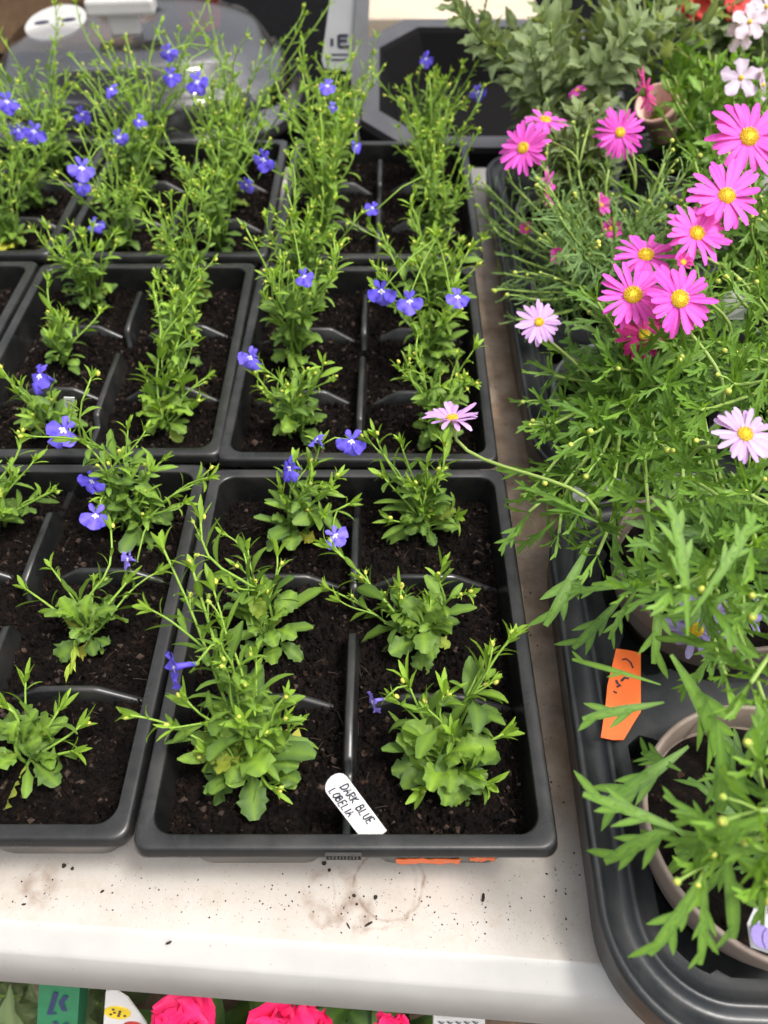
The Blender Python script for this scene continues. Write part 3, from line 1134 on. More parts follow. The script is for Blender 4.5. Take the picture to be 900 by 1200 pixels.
for cell, (spec, lab) in SPECS.items():
    if cell[0] in ('T3', 'M3', 'L3', 'L2', 'T2', 'M2') and spec.get('n', 0) >= 5:
        far = cell[0][1] == '3'
        spec['n'] += 3 if far else 1
        spec['spread'] = spec.get('spread', .32)*(1.55 if far else 1.35)
        spec['node'] = .0105 if far else .0075
        spec['side'] = 1
        spec['lime'] = .66 if far else .6
        spec['big'] = spec.get('big', 1)*(.85 if far else .98)
        if far:
            spec['flowers'] = [f[:4]+(f[4]*.74,)+f[5:] if len(f) > 4 else f for f in spec.get('flowers', [])]
    lobelia(cell, spec, lab)

# long stray shoot that crosses towards the carry tray, and a withered shoot
root = empty('withered_shoot', at(85, 765, .042))
tag(root, 'pale limp withered shoot lying on dark soil near the cross divider', 'plant shoot')
mb = MB()
a, b = at(88, 752, .046), at(82, 790, .043)
tube(mb, [a, (a+b)/2+V((.002, 0, .003)), b], [.0009, .0013, .0008], 6, (.8, .3, .6))
for k in range(7):
    q = a.lerp(b, k/7)+V((0, 0, .002))
    leaf(mb, q, (b-a).normalized()+V((rnd(-.6, .6), rnd(-.3, .3), 0)), (0, 0, 1), .008, .0018, 'lance', .5, .2, tones(.8, .25), 3)
mb.build('foliage', 'lobelia_leaf', root)

# ------------------------------------------------------------------ plant labels
lab = empty('plant_label', at(430, 960, .045))
tag(lab, 'white plastic plant label handwritten in dark ink, tip rounded, leaning over the divider', 'plant label')
A, B = at(388, 911, .078), at(441, 981, .046)
ex = unit(B-A)
viewn = unit(CAM-(A+B)/2)
nn = perp(ex, viewn)
ey = nn.cross(ex)        # towards the upper side of the writing
L = (B-A).length
wd = .0054
pts = []
for k in range(9):
    an = pi/2+pi*k/8
    pts.append(A+ex*(wd*.9+cos(an)*wd*.9)+ey*sin(an)*wd)
pts += [A+ex*L*1.03-ey*wd, A+ex*L*1.03+ey*wd]
mb = MB()
sheet(mb, pts, .0006, nn)
mb.build('label_stick', 'white_label', lab, False)
mb = MB()
write(mb, 'DARK BLUE', A+ex*.0066+ey*.0003, ex, ey, .0037, .0008, nn, adv=.78, slant=.28, jit=.045)
write(mb, 'LOBELIA', A+ex*.0045-ey*.0044, ex, ey, .0034, .0008, nn, adv=.78, slant=.28, jit=.045)
mb.build('handwriting', 'ink', lab, False)

tg = empty('plant_tag', at(80, 485, .045))
tag(tg, 'tiny white tag with a dark scribble sticking up between violet flowers', 'plant label')
A, B = at(81, 466, .068), at(82, 495, .045)
ex = unit(B-A)
nn = perp(ex, unit(CAM-A))
ey = nn.cross(ex)
mb = MB()
sheet(mb, [A-ey*.0032, A+ey*.0032, B+ey*.003, B-ey*.003][::-1], .0006, nn)
mb.build('label_stick', 'white_label', tg, False)
mb = MB()
for k in range(4):
    ribbon(mb, [A+ex*(.002+.0016*k)-ey*.0018+nn*.0003, A+ex*(.003+.0016*k)+nn*.0003, A+ex*(.0022+.0016*k)+ey*.0016+nn*.0003], .0005, nn)
mb.build('handwriting', 'ink', tg, False)

# ------------------------------------------------------------------ carry trays with round pots
PR = .0585


def carry(name, x0, x1, y0, y1, pots, label, rz, piv):
    r = empty(name, (piv[0], piv[1], 0), rz)
    tag(r, label, 'carry tray', 'black carry trays holding round pots')
    mb = MB()
    X0, X1, Y0, Y1 = x0-piv[0], x1-piv[0], y0-piv[1], y1-piv[1]
    prof = [(.006, .002), (.0035, .004), (.002, .014), (.0005, .030), (0, .0335), (.0008, .0355), (.0025, .0362), (.0042, .0350), (.0056, .0318), (.0120, .0292),
            (.0150, .0296), (.0162, .0318), (.0176, .0326), (.0190, .0320), (.0206, .0298), (.024, .0290), (.028, .0290)]
    rings = sweep(mb, X0, X1, Y0, Y1, .052, prof, 0, 14)
    outer = [mb.v[i] for i in rings[-1]]
    vs = [V((p[0], p[1])) for p in outer]
    n0 = len(vs)
    ed = [(i, (i+1) % n0) for i in range(n0)]
    loops = []
    for (px, py) in pots:
        px, py = px-piv[0], py-piv[1]
        s = len(vs)
        N = 96
        for k in range(N):
            a = 2*pi*k/N
            dev = abs(((a-pi/4) % (pi/2))-0)
            dev = min(dev, pi/2-dev)
            rr = PR-.0005+(.0115 if dev < .17 else (.0115*max(0, 1-(dev-.17)/.06)))
            vs.append(V((px+rr*cos(a), py+rr*sin(a))))
        ed += [(s+k, s+(k+1) % N) for k in range(N)]
        loops.append((s, N, px, py))
    ov, oe, of, _, _, _ = geometry.delaunay_2d_cdt(vs, ed, [], 1, 1e-6)
    base = len(mb.v)
    for p in ov:
        mb.vert((p.x, p.y, .0290))

    def inside(p):
        for s, N, px, py in loops:
            c = False
            j = s+N-1
            for i in range(s, s+N):
                a, b = vs[i], vs[j]
                if (a.y > p.y) != (b.y > p.y) and p.x < (b.x-a.x)*(p.y-a.y)/(b.y-a.y)+a.x:
                    c = not c
                j = i
            if c:
                return True
        return False
    for f in of:
        cc = sum((ov[i] for i in f), V((0, 0)))/len(f)
        if not inside(cc):
            mb.face([base+i for i in f])
    for s, N, px, py in loops:
        rr = []
        for z, k in ((.0290, 1.0), (.0275, .992), (.006, .97)):
            rr.append([mb.vert((px+(vs[s+q].x-px)*k, py+(vs[s+q].y-py)*k, z)) for q in range(N)])
        mb.strip(rr, 0, True)
        mb.face(rr[-1])
    o = mb.build('tray_body', 'carry_plastic')
    o.parent = r
    # flat shading for the deck and the hole walls, smooth for the rim
    nr = (len(prof)-1)*len(rings[0])
    for i, p in enumerate(o.data.polygons):
        p.use_smooth = i < nr
    return r


def rot_about(p, piv, a):
    x, y = p[0]-piv[0], p[1]-piv[1]
    return (piv[0]+x*cos(a)-y*sin(a), piv[1]+x*sin(a)+y*cos(a))


P1 = [(.1855, .013), (.196, .158)]
P1b = [(.313, .013), (.322, .158)]
carry('carry_tray', .1085, .398, -.068, .2290, P1+P1b, 'black carry tray with the torn orange label, rounded corner overhanging the table edge', radians(-2.0), (.11, -.06))
P2 = [(.190, .306), (.190, .430), (.190, .554), (.314, .306), (.314, .430), (.314, .554), (.190, .678), (.314, .678)]
carry('carry_tray', .1185, .388, .2360, .7420, P2, 'black carry tray full of pink daisies, behind the tray with the orange label', radians(-.6), (.1185, .236))


def pot(x, y, mat, label, rim=.060, r=.0575, soil=True, zb=.008):
    e = empty('plant_pot', (x, y, zb))
    tag(e, label, 'plant pot', 'round plant pots in the carry trays')
    mb = MB()
    prof = [(r*.74, zb), (r*.90, rim-.017), (r*.925, rim-.0145), (r*.975, rim-.0135), (r*.985, rim-.012), (r, rim-.003), (r*1.0, rim-.001), (r*.992, rim), (r*.965, rim), (r*.952, rim-.001), (r*.93, rim-.012), (r*.88, rim-.03)]
    rings = [[mb.vert((x+q*cos(2*pi*k/64), y+q*sin(2*pi*k/64), z)) for k in range(64)] for q, z in prof]
    mb.strip(rings, 0, True)
    mb.face(rings[0][::-1])
    mb.build('pot_wall', mat, e)
    mb = MB()
    N = 40
    g = [[mb.vert((x, y, rim-.014))]*48]
    for j in range(1, 19):
        q = r*.905*j/18
        g.append([mb.vert((x+q*cos(2*pi*k/48), y+q*sin(2*pi*k/48), rim-.015+.004*noise.noise(V((x+q*cos(2*pi*k/48), y+q*sin(2*pi*k/48), 3))*160)+.003*noise.noise(V((x+q*cos(2*pi*k/48), y+q*sin(2*pi*k/48), 9))*420))) for k in range(48)])
    for a, b in zip(g[1:], g[2:]):
        for k in range(48):
            mb.face((a[k], a[(k+1) % 48], b[(k+1) % 48], b[k]))
    for k in range(48):
        mb.face((g[0][0], g[1][(k+1) % 48], g[1][k]))
    for k in range(60):
        a, q = rnd(0, 6.28), r*.88*math.sqrt(rnd(0, 1))
        rr = rnd(.0007, .002)
        ball(mb, (x+q*cos(a), y+q*sin(a), rim-.0135), rr, (rnd(-1, 1), rnd(-1, 1), 1), .7, m=rnd(0, 1) < .2 and 1 or 0, nu=5, nv=3, jit=.3)
    mb.build('soil', ['soil', 'fibre'], e)
    return e


c1 = [rot_about(p, (.11, -.06), radians(-2)) for p in P1+P1b]
c2 = [rot_about(p, (.1185, .236), radians(-.6)) for p in P2]
pot(*c1[0], 'taupe_plastic', 'taupe pot with worn rim in the rounded front corner of the carry tray')
pot(*c1[1], 'taupe_plastic', 'taupe pot with a faded purple bloom hanging over its rim')
pot(*c1[2], 'taupe_plastic', 'taupe pot at the picture edge beside the front corner pot')
pot(*c1[3], 'taupe_plastic', 'taupe pot hidden by leaves beside the faded purple bloom')
pot(*c2[0], 'grey_plastic', 'grey pot under the lilac daisies, rim showing near the table gap')
pot(*c2[1], 'grey_plastic', 'grey pot of fine leaved faded pink flowers near the table gap')
pot(*c2[2], 'grey_plastic', 'grey pot of felty grey leaved shoots beside the black crate')
pot(*c2[3], 'grey_plastic', 'grey pot beneath the cluster of bright pink daisies')
pot(*c2[4], 'grey_plastic', 'grey pot beneath the two highest bright pink daisies')
pot(*c2[5], 'grey_plastic', 'grey pot holding the white and pale lilac five petalled flowers')

# ------------------------------------------------------------------ swan river daisies


def daisy(root, pos, face, R, petal, rays=26, tone=.45, cup=.12, disc=.30, name='flower', src=None, st=None, miss=0, fold=.1, dark=0):
    f = unit(face)
    up = perp(f, (0, 0, 1))
    rt = up.cross(f)
    pos = V(pos)
    mb = MB()
    for i in range(rays):
        if rnd(0, 1) < miss:
            continue
        a = 2*pi*i/rays+rnd(-.10, .10)
        d = rt*cos(a)+up*sin(a)
        L = R*(1-disc*.5)*rnd(.78, 1.06)
        row = i % 2
        leaf(mb, pos+d*R*disc*.55-f*(.0007+.0006*row), d+f*(cup+rnd(-.12, .12)+.12*row), f, L, R*rnd(.160, .215)*26/rays, 'ray', rnd(-.25, .9), fold*rnd(-1.5, 3.0), (max(0, min(1, tone+rnd(-.25, .3))), dark, rnd(0, 1)), 5, 0, wide=False)
    o = mb.build(name, petal, root)
    mb = MB()
    rd = R*disc
    rings = []
    for j in range(5):
        th = j/4*pi/2
        rings.append([mb.vert(pos+f*(rd*.42*cos(th)-.0006)+(rt*cos(2*pi*k/16)+up*sin(2*pi*k/16))*max(.00005, rd*sin(th))) for k in range(16)])
    mb.strip(rings, 0, True)
    for k in range(70):
        q = rd*math.sqrt((k+.5)/70)
        a = k*2.39996
        if q < rd*.35:
            continue
        ball(mb, pos+f*(rd*.42*math.sqrt(max(0, 1-(q/rd)**2))+.0001)+(rt*cos(a)+up*sin(a))*q, rd*.075, f, 1.7, nu=5, nv=3)
    mb.build('flower_centre', 'daisy_disc', o)
    mb = MB()
    tube(mb, [pos-f*.0010, pos-f*.0030, pos-f*.0055], [rd*1.05, rd*.9, rd*.25], 10, (.4, 0, .5))
    if src is not None:
        b = pos-f*.005
        pp = curve_like(V(src), b, f)
        tube(mb, pp, [.0010]*len(pp), 5, (.7, .1, .5))
    mb.build('flower_stalk', 'daisy_stem', o)
    return o


def curve_like(a, b, f):
    L = (b-a).length
    c1 = a+V((0, 0, L*.45))
    c2 = b-f*L*.35
    return [a*(1-t)**3+c1*3*t*(1-t)**2+c2*3*t*t*(1-t)+b*t**3 for t in [i/10 for i in range(11)]]


def brachy(name, label, cat, base, tips, flowers=(), n=0, h=(.07, .12), spread=.7, leaf_l=(.032, .052), wr=.17, mat='daisy_leaf', lime=.25, buds=.5, extra=(), node=.008, lobes=4, lean=(0, 0), group='daisy plants in the carry trays'):
    root = empty(name, base)
    tag(root, label, cat, group)
    st, lf, bd = MB(), MB(), MB()
    b = V(base)
    ends = [at(*q) for q in tips]
    for i in range(n):
        a = i*2.4+rnd(-.4, .4)
        hh = rnd(*h)
        s = spread*rnd(.2, 1)
        ends.append(b+V((cos(a)*s*hh+lean[0]*hh, sin(a)*s*hh+lean[1]*hh, hh)))
    alls = []
    for e in ends:
        an = rnd(0, 6.28)
        pts = curve_pts(b+V((cos(an), sin(an), 0))*rnd(.002, .014), e, wig=rnd(0, .05))
        ln = sum((pts[i+1]-pts[i]).length for i in range(len(pts)-1))
        tube(st, pts, [.0016*(1-.45*i/8) for i in range(9)], 6, [(min(1, .1+.8*i/9), .15*(1-i/9), .5) for i in range(9)])
        alls.append(pts)
        cnt = max(4, int(ln/node))
        an = rnd(0, 6.28)
        for i in range(cnt):
            t = .12+.88*i/cnt
            p, d = along(pts, t)
            an += 2.4+rnd(-.5, .5)
            x = perp(d, (1, 0, .2))
            side = x*cos(an)+d.cross(x)*sin(an)
            sp = rnd(.7, 1.25)-.35*t
            ld = d*cos(sp)+side*sin(sp)
            nrm = d*sin(sp)-side*cos(sp)
            L = rnd(*leaf_l)*(1.12-.42*t)
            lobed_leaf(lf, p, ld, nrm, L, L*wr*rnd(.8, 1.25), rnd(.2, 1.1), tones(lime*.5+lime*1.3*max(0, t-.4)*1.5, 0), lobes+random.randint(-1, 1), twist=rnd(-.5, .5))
        p, d = pts[-1], unit(pts[-1]-pts[-2])
        for k in range(4):
            an += 2.2
            x = perp(d, (1, 0, .2))
            side = x*cos(an)+d.cross(x)*sin(an)
            sp = rnd(.2, .7)
            lobed_leaf(lf, p, d*cos(sp)+side*sin(sp), d*sin(sp)-side*cos(sp), leaf_l[0]*rnd(.4, .75), leaf_l[0]*wr*.7, rnd(0, .6), tones(min(1, lime+.5)), 2)
        if rnd(0, 1) < buds:
            for k in range(random.randint(1, 2)):
                q = p+d*rnd(.006, .020)+V((rnd(-1, 1), rnd(-1, 1), 0))*.007
                tube(st, [p, (p+q)/2+V((0, 0, .001)), q], .0005, 4, (.9, 0, .5))
                bd1 = MB()
                rb = rnd(.0010, .0019)
                ball(bd1, q, rb, q-p, .8, tones(.15, rnd(0, .25)), nu=10, nv=6)
                ball(bd1, q+unit(q-p)*rb*.45, rb*.72, q-p, .62, tones(.7, .35), nu=10, nv=5)
                bd1.build('bud', 'bud', root)
    for (a, c, L, W, tn, dr) in extra:
        A, C = at(*a), at(*c)
        d = unit(C-A)
        lobed_leaf(lf, A-d*.003, d+V((0, 0, dr*.35)), V((0, -.3, 1)), (C-A).length*1.08, (C-A).length*W, dr, (tn, 0, rnd(.3, .8)), L, twist=rnd(-.3, .3))
    for fl in flowers:
        kind, u, v, z, face, R = fl[:6]
        kw = fl[6] if len(fl) > 6 else {}
        pos = at(u, v, z)
        src = fl[7] if len(fl) > 7 else None
        if src is None:
            best = None
            for pts in alls:
                for tt in (.2, .35, .5, .65, .8):
                    p, d = along(pts, tt)
                    dd = (p-pos).length+(0 if p.z < pos.z-.015 else .2)
                    if best is None or dd < best[0]:
                        best = (dd, p)
            src = best[1]
        else:
            src = at(*src)
        daisy(root, pos, face, R, kind, src=src, **kw)
    st.build('stem', 'daisy_stem', root)
    lf.build('foliage', mat, root)
    return root


Z0 = .048
E4 = lambda *a: a
brachy('daisy_plant', 'broad toothed daisy plant spilling from the taupe front corner pot', 'daisy plant', (c1[0][0], c1[0][1], Z0),
       [(825, 1015, .12), (848, 985, .13), (890, 900, .14), (895, 1040, .12)],
       n=3, h=(.04, .07), lime=.25, leaf_l=(.028, .042), wr=.20, lean=(.5, .3), buds=.8, node=.016,
       extra=[((825, 1022, .12), (764, 1126, .10), 4, .22, .35, .5), ((825, 1024, .12), (822, 1136, .10), 4, .20, .4, .4), ((800, 975, .12), (682, 932, .12), 4, .22, .35, .3),
              ((808, 960, .12), (708, 1018, .105), 4, .24, .35, .8), ((825, 995, .12), (745, 975, .11), 3, .16, .45, .4), ((848, 990, .13), (862, 1108, .10), 2, .24, .3, .4), ((850, 990, .13), (905, 1045, .12), 3, .2, .5, .4),
              ((842, 860, .15), (846, 962, .12), 4, .30, .25, .5), ((800, 880, .11), (712, 950, .10), 5, .26, .2, .5), ((790, 900, .11), (745, 880, .10), 4, .35, .15, .5), ((850, 985, .13), (905, 960, .14), 3, .2, .5, .2)])
brachy('daisy_plant', 'lime tipped daisy plant with tall forked leaf above the faded purple bloom', 'daisy plant', (c1[1][0], c1[1][1], Z0),
       [(790, 690, .17), (825, 700, .16), (870, 720, .15), (850, 790, .13), (880, 640, .17), (740, 690, .12), (895, 820, .14)],
       n=16, h=(.04, .10), lime=.24, leaf_l=(.028, .044), wr=.18, buds=.7, node=.013, lean=(.2, .25),
       extra=[((805, 735, .165), (792, 585, .195), 5, .17, .42, .6), ((815, 715, .165), (900, 600, .185), 5, .15, .35, .8), ((770, 825, .11), (682, 845, .105), 3, .24, .25, .3), ((765, 800, .12), (668, 775, .115), 2, .13, .45, .3),
              ((790, 775, .13), (845, 890, .10), 5, .30, .35, .7), ((730, 690, .12), (790, 700, .13), 3, .2, .3, .3), ((690, 640, .10), (645, 735, .085), 4, .22, .25, .6), ((720, 690, .10), (650, 700, .09), 4, .22, .2, .6),
              ((730, 700, .10), (675, 765, .085), 4, .24, .15, .6), ((785, 700, .13), (690, 685, .115), 3, .20, .30, .5), ((770, 690, .13), (768, 780, .115), 3, .24, .45, .5)],
       flowers=[('faded_petal', 815, 738, .085, (-.3, -.5, .35), .017, dict(rays=22, cup=-.35, disc=.22, tone=.3)), ('faded_petal', 878, 722, .09, (.2, -.5, .35), .016, dict(rays=20, cup=-.4, disc=.2, tone=.1))])
brachy('daisy_plant', 'dense green daisy plant with pale lilac daisies arching out over the table gap', 'daisy plant', (c2[0][0], c2[0][1], Z0),
       [(660, 570, .10), (690, 510, .12), (735, 480, .13), (635, 560, .09), (655, 625, .09), (640, 470, .085), (660, 415, .085), (620, 600, .085), (700, 540, .11), (640, 500, .10), (770, 520, .13), (720, 560, .12), (800, 560, .14), (680, 600, .10), (760, 600, .13), (650, 440, .10), (720, 430, .13), (780, 450, .14), (700, 650, .10), (840, 580, .15)],
       n=28, h=(.04, .10), lime=.26, leaf_l=(.028, .046), wr=.16, buds=.45, node=.0088, lean=(.0, -.2),
       extra=[((690, 490, .12), (640, 470, .115), 4, .24, .2, .5), ((695, 610, .11), (628, 585, .10), 3, .22, .25, .4), ((680, 600, .11), (605, 570, .10), 3, .16, .4, .4), ((690, 500, .12), (645, 520, .11), 3, .2, .25, .5)],
       flowers=[('lilac_petal', 632, 377, .125, (-.1, -.55, .85), .0148, dict(rays=24, cup=.05, disc=.20, tone=.6), (700, 480, .07)),
                ('lilac_petal', 530, 489, .125, (-.05, .25, .85), .0160, dict(rays=24, cup=.25, disc=.20, tone=.35), (700, 615, .10)),
                ('lilac_petal', 874, 508, .185, (.05, -.35, .95), .0138, dict(rays=25, cup=.05, disc=.24, tone=.6))])
brachy('daisy_plant', 'green daisy plant cut by the picture edge under a pale lilac daisy', 'daisy plant', (c1[3][0], c1[3][1], Z0), [(880, 580, .16), (895, 700, .16), (880, 800, .15)],
       n=18, h=(.05, .12), lime=.25, wr=.17, lean=(-.5, .1), node=.010)
brachy('daisy_plant', 'green daisy plant at the picture edge beside the front corner pot', 'daisy plant', (c1[2][0], c1[2][1], Z0), [(900, 1000, .14), (890, 950, .15)],
       n=8, h=(.05, .09), lime=.3, wr=.2, lean=(-.2, .1), node=.012)
PK1 = dict(rays=30, cup=.08, disc=.24, tone=.45)
PK2 = dict(rays=26, cup=.10, disc=.26, tone=.6)
brachy('daisy_plant', 'daisy plant bearing the tight cluster of five bright pink daisies', 'daisy plant', (c2[3][0], c2[3][1], Z0),
       [(800, 420, .13), (840, 400, .14), (860, 450, .15), (770, 400, .13), (730, 380, .12), (890, 420, .16), (700, 350, .11), (860, 340, .15), (820, 480, .15), (890, 350, .16)],
       n=18, h=(.05, .11), lime=.3, wr=.14, leaf_l=(.026, .044), node=.0095, lean=(-.2, 0), lobes=5,
       flowers=[('pink_petal', 742, 345, .165, (-.15, -.45, .85), .0205, dict(rays=30, cup=-.02, disc=.25, tone=.55)),
                ('pink_petal', 797, 350, .172, (.15, -.65, .75), .020, dict(rays=24, cup=.05, disc=.25, tone=.35)),
                ('pink_petal', 757, 298, .162, (-.1, -.2, .95), .019, dict(rays=26, cup=.1, disc=.25, tone=.55)),
                ('pink_petal', 817, 273, .178, (.1, -.5, .85), .019, dict(rays=26, cup=.25, disc=.24, tone=.75)),
                ('pink_petal', 755, 392, .13, (.0, -.5, .5), .016, dict(rays=22, cup=-.2, disc=.2, tone=.1, dark=.85)),
                ('pink_petal', 801, 307, .182, (.1, -.4, .8), .006, dict(rays=14, cup=.9, disc=.3, tone=.2, dark=.5))])
brachy('daisy_plant', 'daisy plant with the two highest and widest bright pink daisies', 'daisy plant', (c2[4][0], c2[4][1], Z0),
       [(800, 240, .14), (760, 200, .12), (840, 180, .15), (880, 260, .16), (730, 230, .12), (700, 200, .12), (780, 140, .13), (860, 120, .15)],
       n=26, h=(.06, .12), lime=.3, wr=.15, leaf_l=(.024, .040), node=.009, lean=(-.2, -.05), lobes=5,
       flowers=[('pink_petal', 878, 160, .20, (.05, -.62, .78), .0265, dict(rays=24, cup=.10, disc=.225, tone=.62)),
                ('pink_petal', 852, 229, .192, (.05, -.45, .88), .0225, dict(rays=24, cup=.06, disc=.225, tone=.55)),
                ('pink_petal', 727, 155, .155, (-.02, -.75, .65), .0195, dict(rays=34, cup=.03, disc=.20, tone=.25)),
                ('pink_petal', 757, 107, .17, (.85, .1, .35), .0185, dict(rays=24, cup=.15, disc=.2, tone=.85))])
brachy('fine_leaved_plant', 'fine leaved plant with faded pink and dried blooms at the tray corner by the gap', 'flowering plant', (c2[1][0], c2[1][1], Z0),
       [(577, 225, .085), (585, 275, .085), (590, 320, .08), (605, 375, .075), (600, 300, .09), (570, 255, .07), (620, 350, .09), (600, 215, .11), (625, 250, .11), (590, 255, .09), (650, 290, .11), (620, 320, .09), (680, 240, .12), (660, 330, .10), (700, 300, .12), (600, 340, .08), (640, 220, .12), (640, 370, .08), (665, 190, .13)],
       n=54, h=(.04, .11), lime=.35, wr=.12, leaf_l=(.018, .031), mat='fine_leaf', node=.0042, lobes=3, spread=.95, buds=.6, lean=(-.12, -.1),
       flowers=[('pink_petal', 613, 173, .15, (-.35, -.55, .6), .0200, dict(rays=26, cup=.12, disc=.22, tone=.65)),
                ('pink_petal', 639, 140, .155, (.1, .1, .9), .019, dict(rays=16, cup=.05, disc=.24, tone=.75, miss=.2)),
                ('pink_petal', 640, 222, .13, (.85, -.2, .2), .0165, dict(rays=18, cup=.3, disc=.2, tone=.8)),
                ('pink_petal', 655, 300, .11, (-.4, -.2, .3), .0075, dict(rays=12, cup=.8, disc=.3, tone=.5, dark=.35)),
                ('pink_petal', 617, 268, .10, (-.2, -.3, .5), .0065, dict(rays=12, cup=.9, disc=.3, tone=.3, dark=.6)),
                ('pink_petal', 705, 240, .125, (.3, -.3, .4), .009, dict(rays=10, cup=.6, disc=.2, tone=.2, dark=.15, miss=.2)),
                ('pink_petal', 716, 268, .12, (.1, -.5, .3), .009, dict(rays=12, cup=.7, disc=.2, tone=.1, dark=.3)),
                ('pink_petal', 676, 105, .15, (-.4, .1, .7), .010, dict(rays=12, cup=.1, disc=.2, tone=.5))])


def leafy_plant(name, label, cat, base, tips, n, h, L, W, mat, lime, spread=.5, node=.013, kind='ovate', lean=(0, 0), teeth=.06, buds=0, pairs=True):
    root = empty(name, base)
    tag(root, label, cat)
    st, lf, bd = MB(), MB(), MB()
    b = V(base)
    ends = [at(*q) for q in tips]
    for i in range(n):
        a = i*2.4
        hh = rnd(*h)
        s = spread*rnd(.2, 1)
        ends.append(b+V((cos(a)*s*hh+lean[0]*hh, sin(a)*s*hh+lean[1]*hh, hh)))
    for e in ends:
        pts = curve_pts(b+V((rnd(-.015, .015), rnd(-.015, .015), 0)), e, wig=.02)
        ln = (e-b).length
        tube(st, pts, [.0016*(1-.4*i/8) for i in range(9)], 6, (.35, .15, .5))
        an = rnd(0, 3)
        for i in range(max(3, int(ln/node))):
            t = .15+.85*i/max(3, int(ln/node))
            p, d = along(pts, t)
            an += 1.57 if pairs else 2.4
            x = perp(d, (1, 0, .2))
            for sg in ((1, -1) if pairs else (1,)):
                side = (x*cos(an)+d.cross(x)*sin(an))*sg
                sp = rnd(.8, 1.2)-.3*t
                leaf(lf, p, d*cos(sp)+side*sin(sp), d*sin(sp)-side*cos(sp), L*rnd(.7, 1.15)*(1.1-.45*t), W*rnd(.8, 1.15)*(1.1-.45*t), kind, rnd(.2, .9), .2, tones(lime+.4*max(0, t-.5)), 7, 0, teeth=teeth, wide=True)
        if rnd(0, 1) < buds:
            bd1 = MB()
            ball(bd1, pts[-1]+V((0, 0, .003)), rnd(.0028, .0042), unit(pts[-1]-pts[-2]), .9, tones(.5, .3), nu=10, nv=6, jit=.08)
            bd1.build('bud', 'sage_leaf', root)
    st.build('stem', 'daisy_stem', root)
    lf.build('foliage', mat, root)
    return root


leafy_plant('sage_plant', 'grey green felty leaved plant with round buds beside the black crate', 'herb plant', (c2[2][0], c2[2][1], Z0),
            [(600, 25, .15), (640, 10, .17), (610, 80, .13), (655, 60, .15), (680, 100, .13), (700, 40, .15), (640, 130, .11), (720, 20, .16), (670, 20, .16)], 18, (.06, .12), .032, .014, 'sage_leaf', .5, buds=.6, node=.014, lean=(-.1, 0))


def five_petal(root, pos, face, R, tone):
    f = unit(face)
    up = perp(f, (0, 0, 1))
    rt = up.cross(f)
    mb = MB()
    pos = V(pos)
    for k in range(5):
        a = k*2*pi/5+pi/2+rnd(-.1, .1)
        d = rt*cos(a)+up*sin(a)
        leaf(mb, pos+d*R*.08, d+f*.1, f, R, R*.72, 'obov', rnd(0, .4), .1, (tone+rnd(-.1, .1), 0, rnd(0, 1)), 6, 0, wide=True)
    ball(mb, pos+f*.0008, R*.14, f, 1, (.5, 0, .5), 1, 8, 5)
    mb.build('flower', ['pale_petal', 'daisy_disc'], root)


nm = leafy_plant('nemesia_plant', 'tall loose plant with white and pale lilac five petalled flowers', 'flowering plant', (c2[5][0], c2[5][1], Z0),
                 [(870, 90, .16), (875, 30, .18), (830, 60, .16), (800, 30, .16), (770, 10, .17), (840, 110, .14), (790, 90, .14), (895, 60, .18)], 24, (.07, .13), .026, .010, 'daisy_leaf', .4, node=.013, lean=(-.2, -.1), spread=.7)
for (u, v, z, fc, R, tn) in [(868, 92, .175, (0, -.5, .6), .0155, .25), (878, 26, .195, (0, -.6, .5), .014, .8), (868, 40, .185, (.2, -.7, .2), .013, .6), (898, 8, .20, (0, -.6, .5), .013, .8), (893, 100, .17, (.6, -.3, .3), .012, .3)]:
    p = at(u, v, z)
    five_petal(nm, p, fc, R, tn)
    mb = MB()
    tube(mb, curve_like(p+V((rnd(-.01, .02), .01, -.06)), p-unit(fc)*.001, unit(fc)), .0008, 4, (.6, 0, .5))
    mb.build('flower_stalk', 'daisy_stem', nm)
pot(*c2[6], 'grey_plastic', 'grey pot at the far end of the pink daisy tray beside the crate')
pot(*c2[7], 'grey_plastic', 'grey pot at the far end of the pink daisy tray behind the pale lilac flowers')
leafy_plant('bedding_plant', 'blurred grey green bedding plant standing behind the felty leaves', 'bedding plant', (c2[6][0], c2[6][1], Z0), [], 30, (.08, .17), .036, .016, 'sage_leaf', .5, node=.011, spread=.9)
leafy_plant('bedding_plant', 'blurred mid green bedding plant behind the pale lilac flowers', 'bedding plant', (c2[7][0], c2[7][1], Z0), [], 28, (.05, .11), .032, .013, 'daisy_leaf', .5, node=.011, spread=.9)
e = pot(.40, .83, 'grey_plastic', 'grey pot of red flowers on the black bench at the very back', rim=.09, r=.055, zb=0)
rp = leafy_plant('red_flowering_plant', 'blurred plant with bright red petals at the very back', 'flowering plant', (.40, .83, .075), [], 20, (.05, .11), .035, .018, 'sage_leaf', .3, node=.012, spread=1.0)
for k in range(5):
    q = at(800+k*20+rnd(-6, 6), 0+rnd(-12, 14), .15)
    mb = MB()
    f = unit((rnd(-.4, .4), -.7, .6))
    up = perp(f)
    rt = up.cross(f)
    for j in range(12):
        a = j*2.4
        d = rt*cos(a)+up*sin(a)
        leaf(mb, q-f*.002*(j//6), d+f*(.5 if j < 6 else .1), f, .016, .014, 'obov', .3, .1, tones(.3), 5, wide=True)
    mb.build('flower', 'red_petal', rp)
sp_ = empty('plastic_pot', (.268, .640, .09))
tag(sp_, 'small pink and cream plastic pot tilted among the leaves', 'plant pot')
mb = MB()
c0, ax = V((.268, .640, .118)), unit((-.5, -.5, .8))
x = perp(ax)
y = ax.cross(x)
rr = []
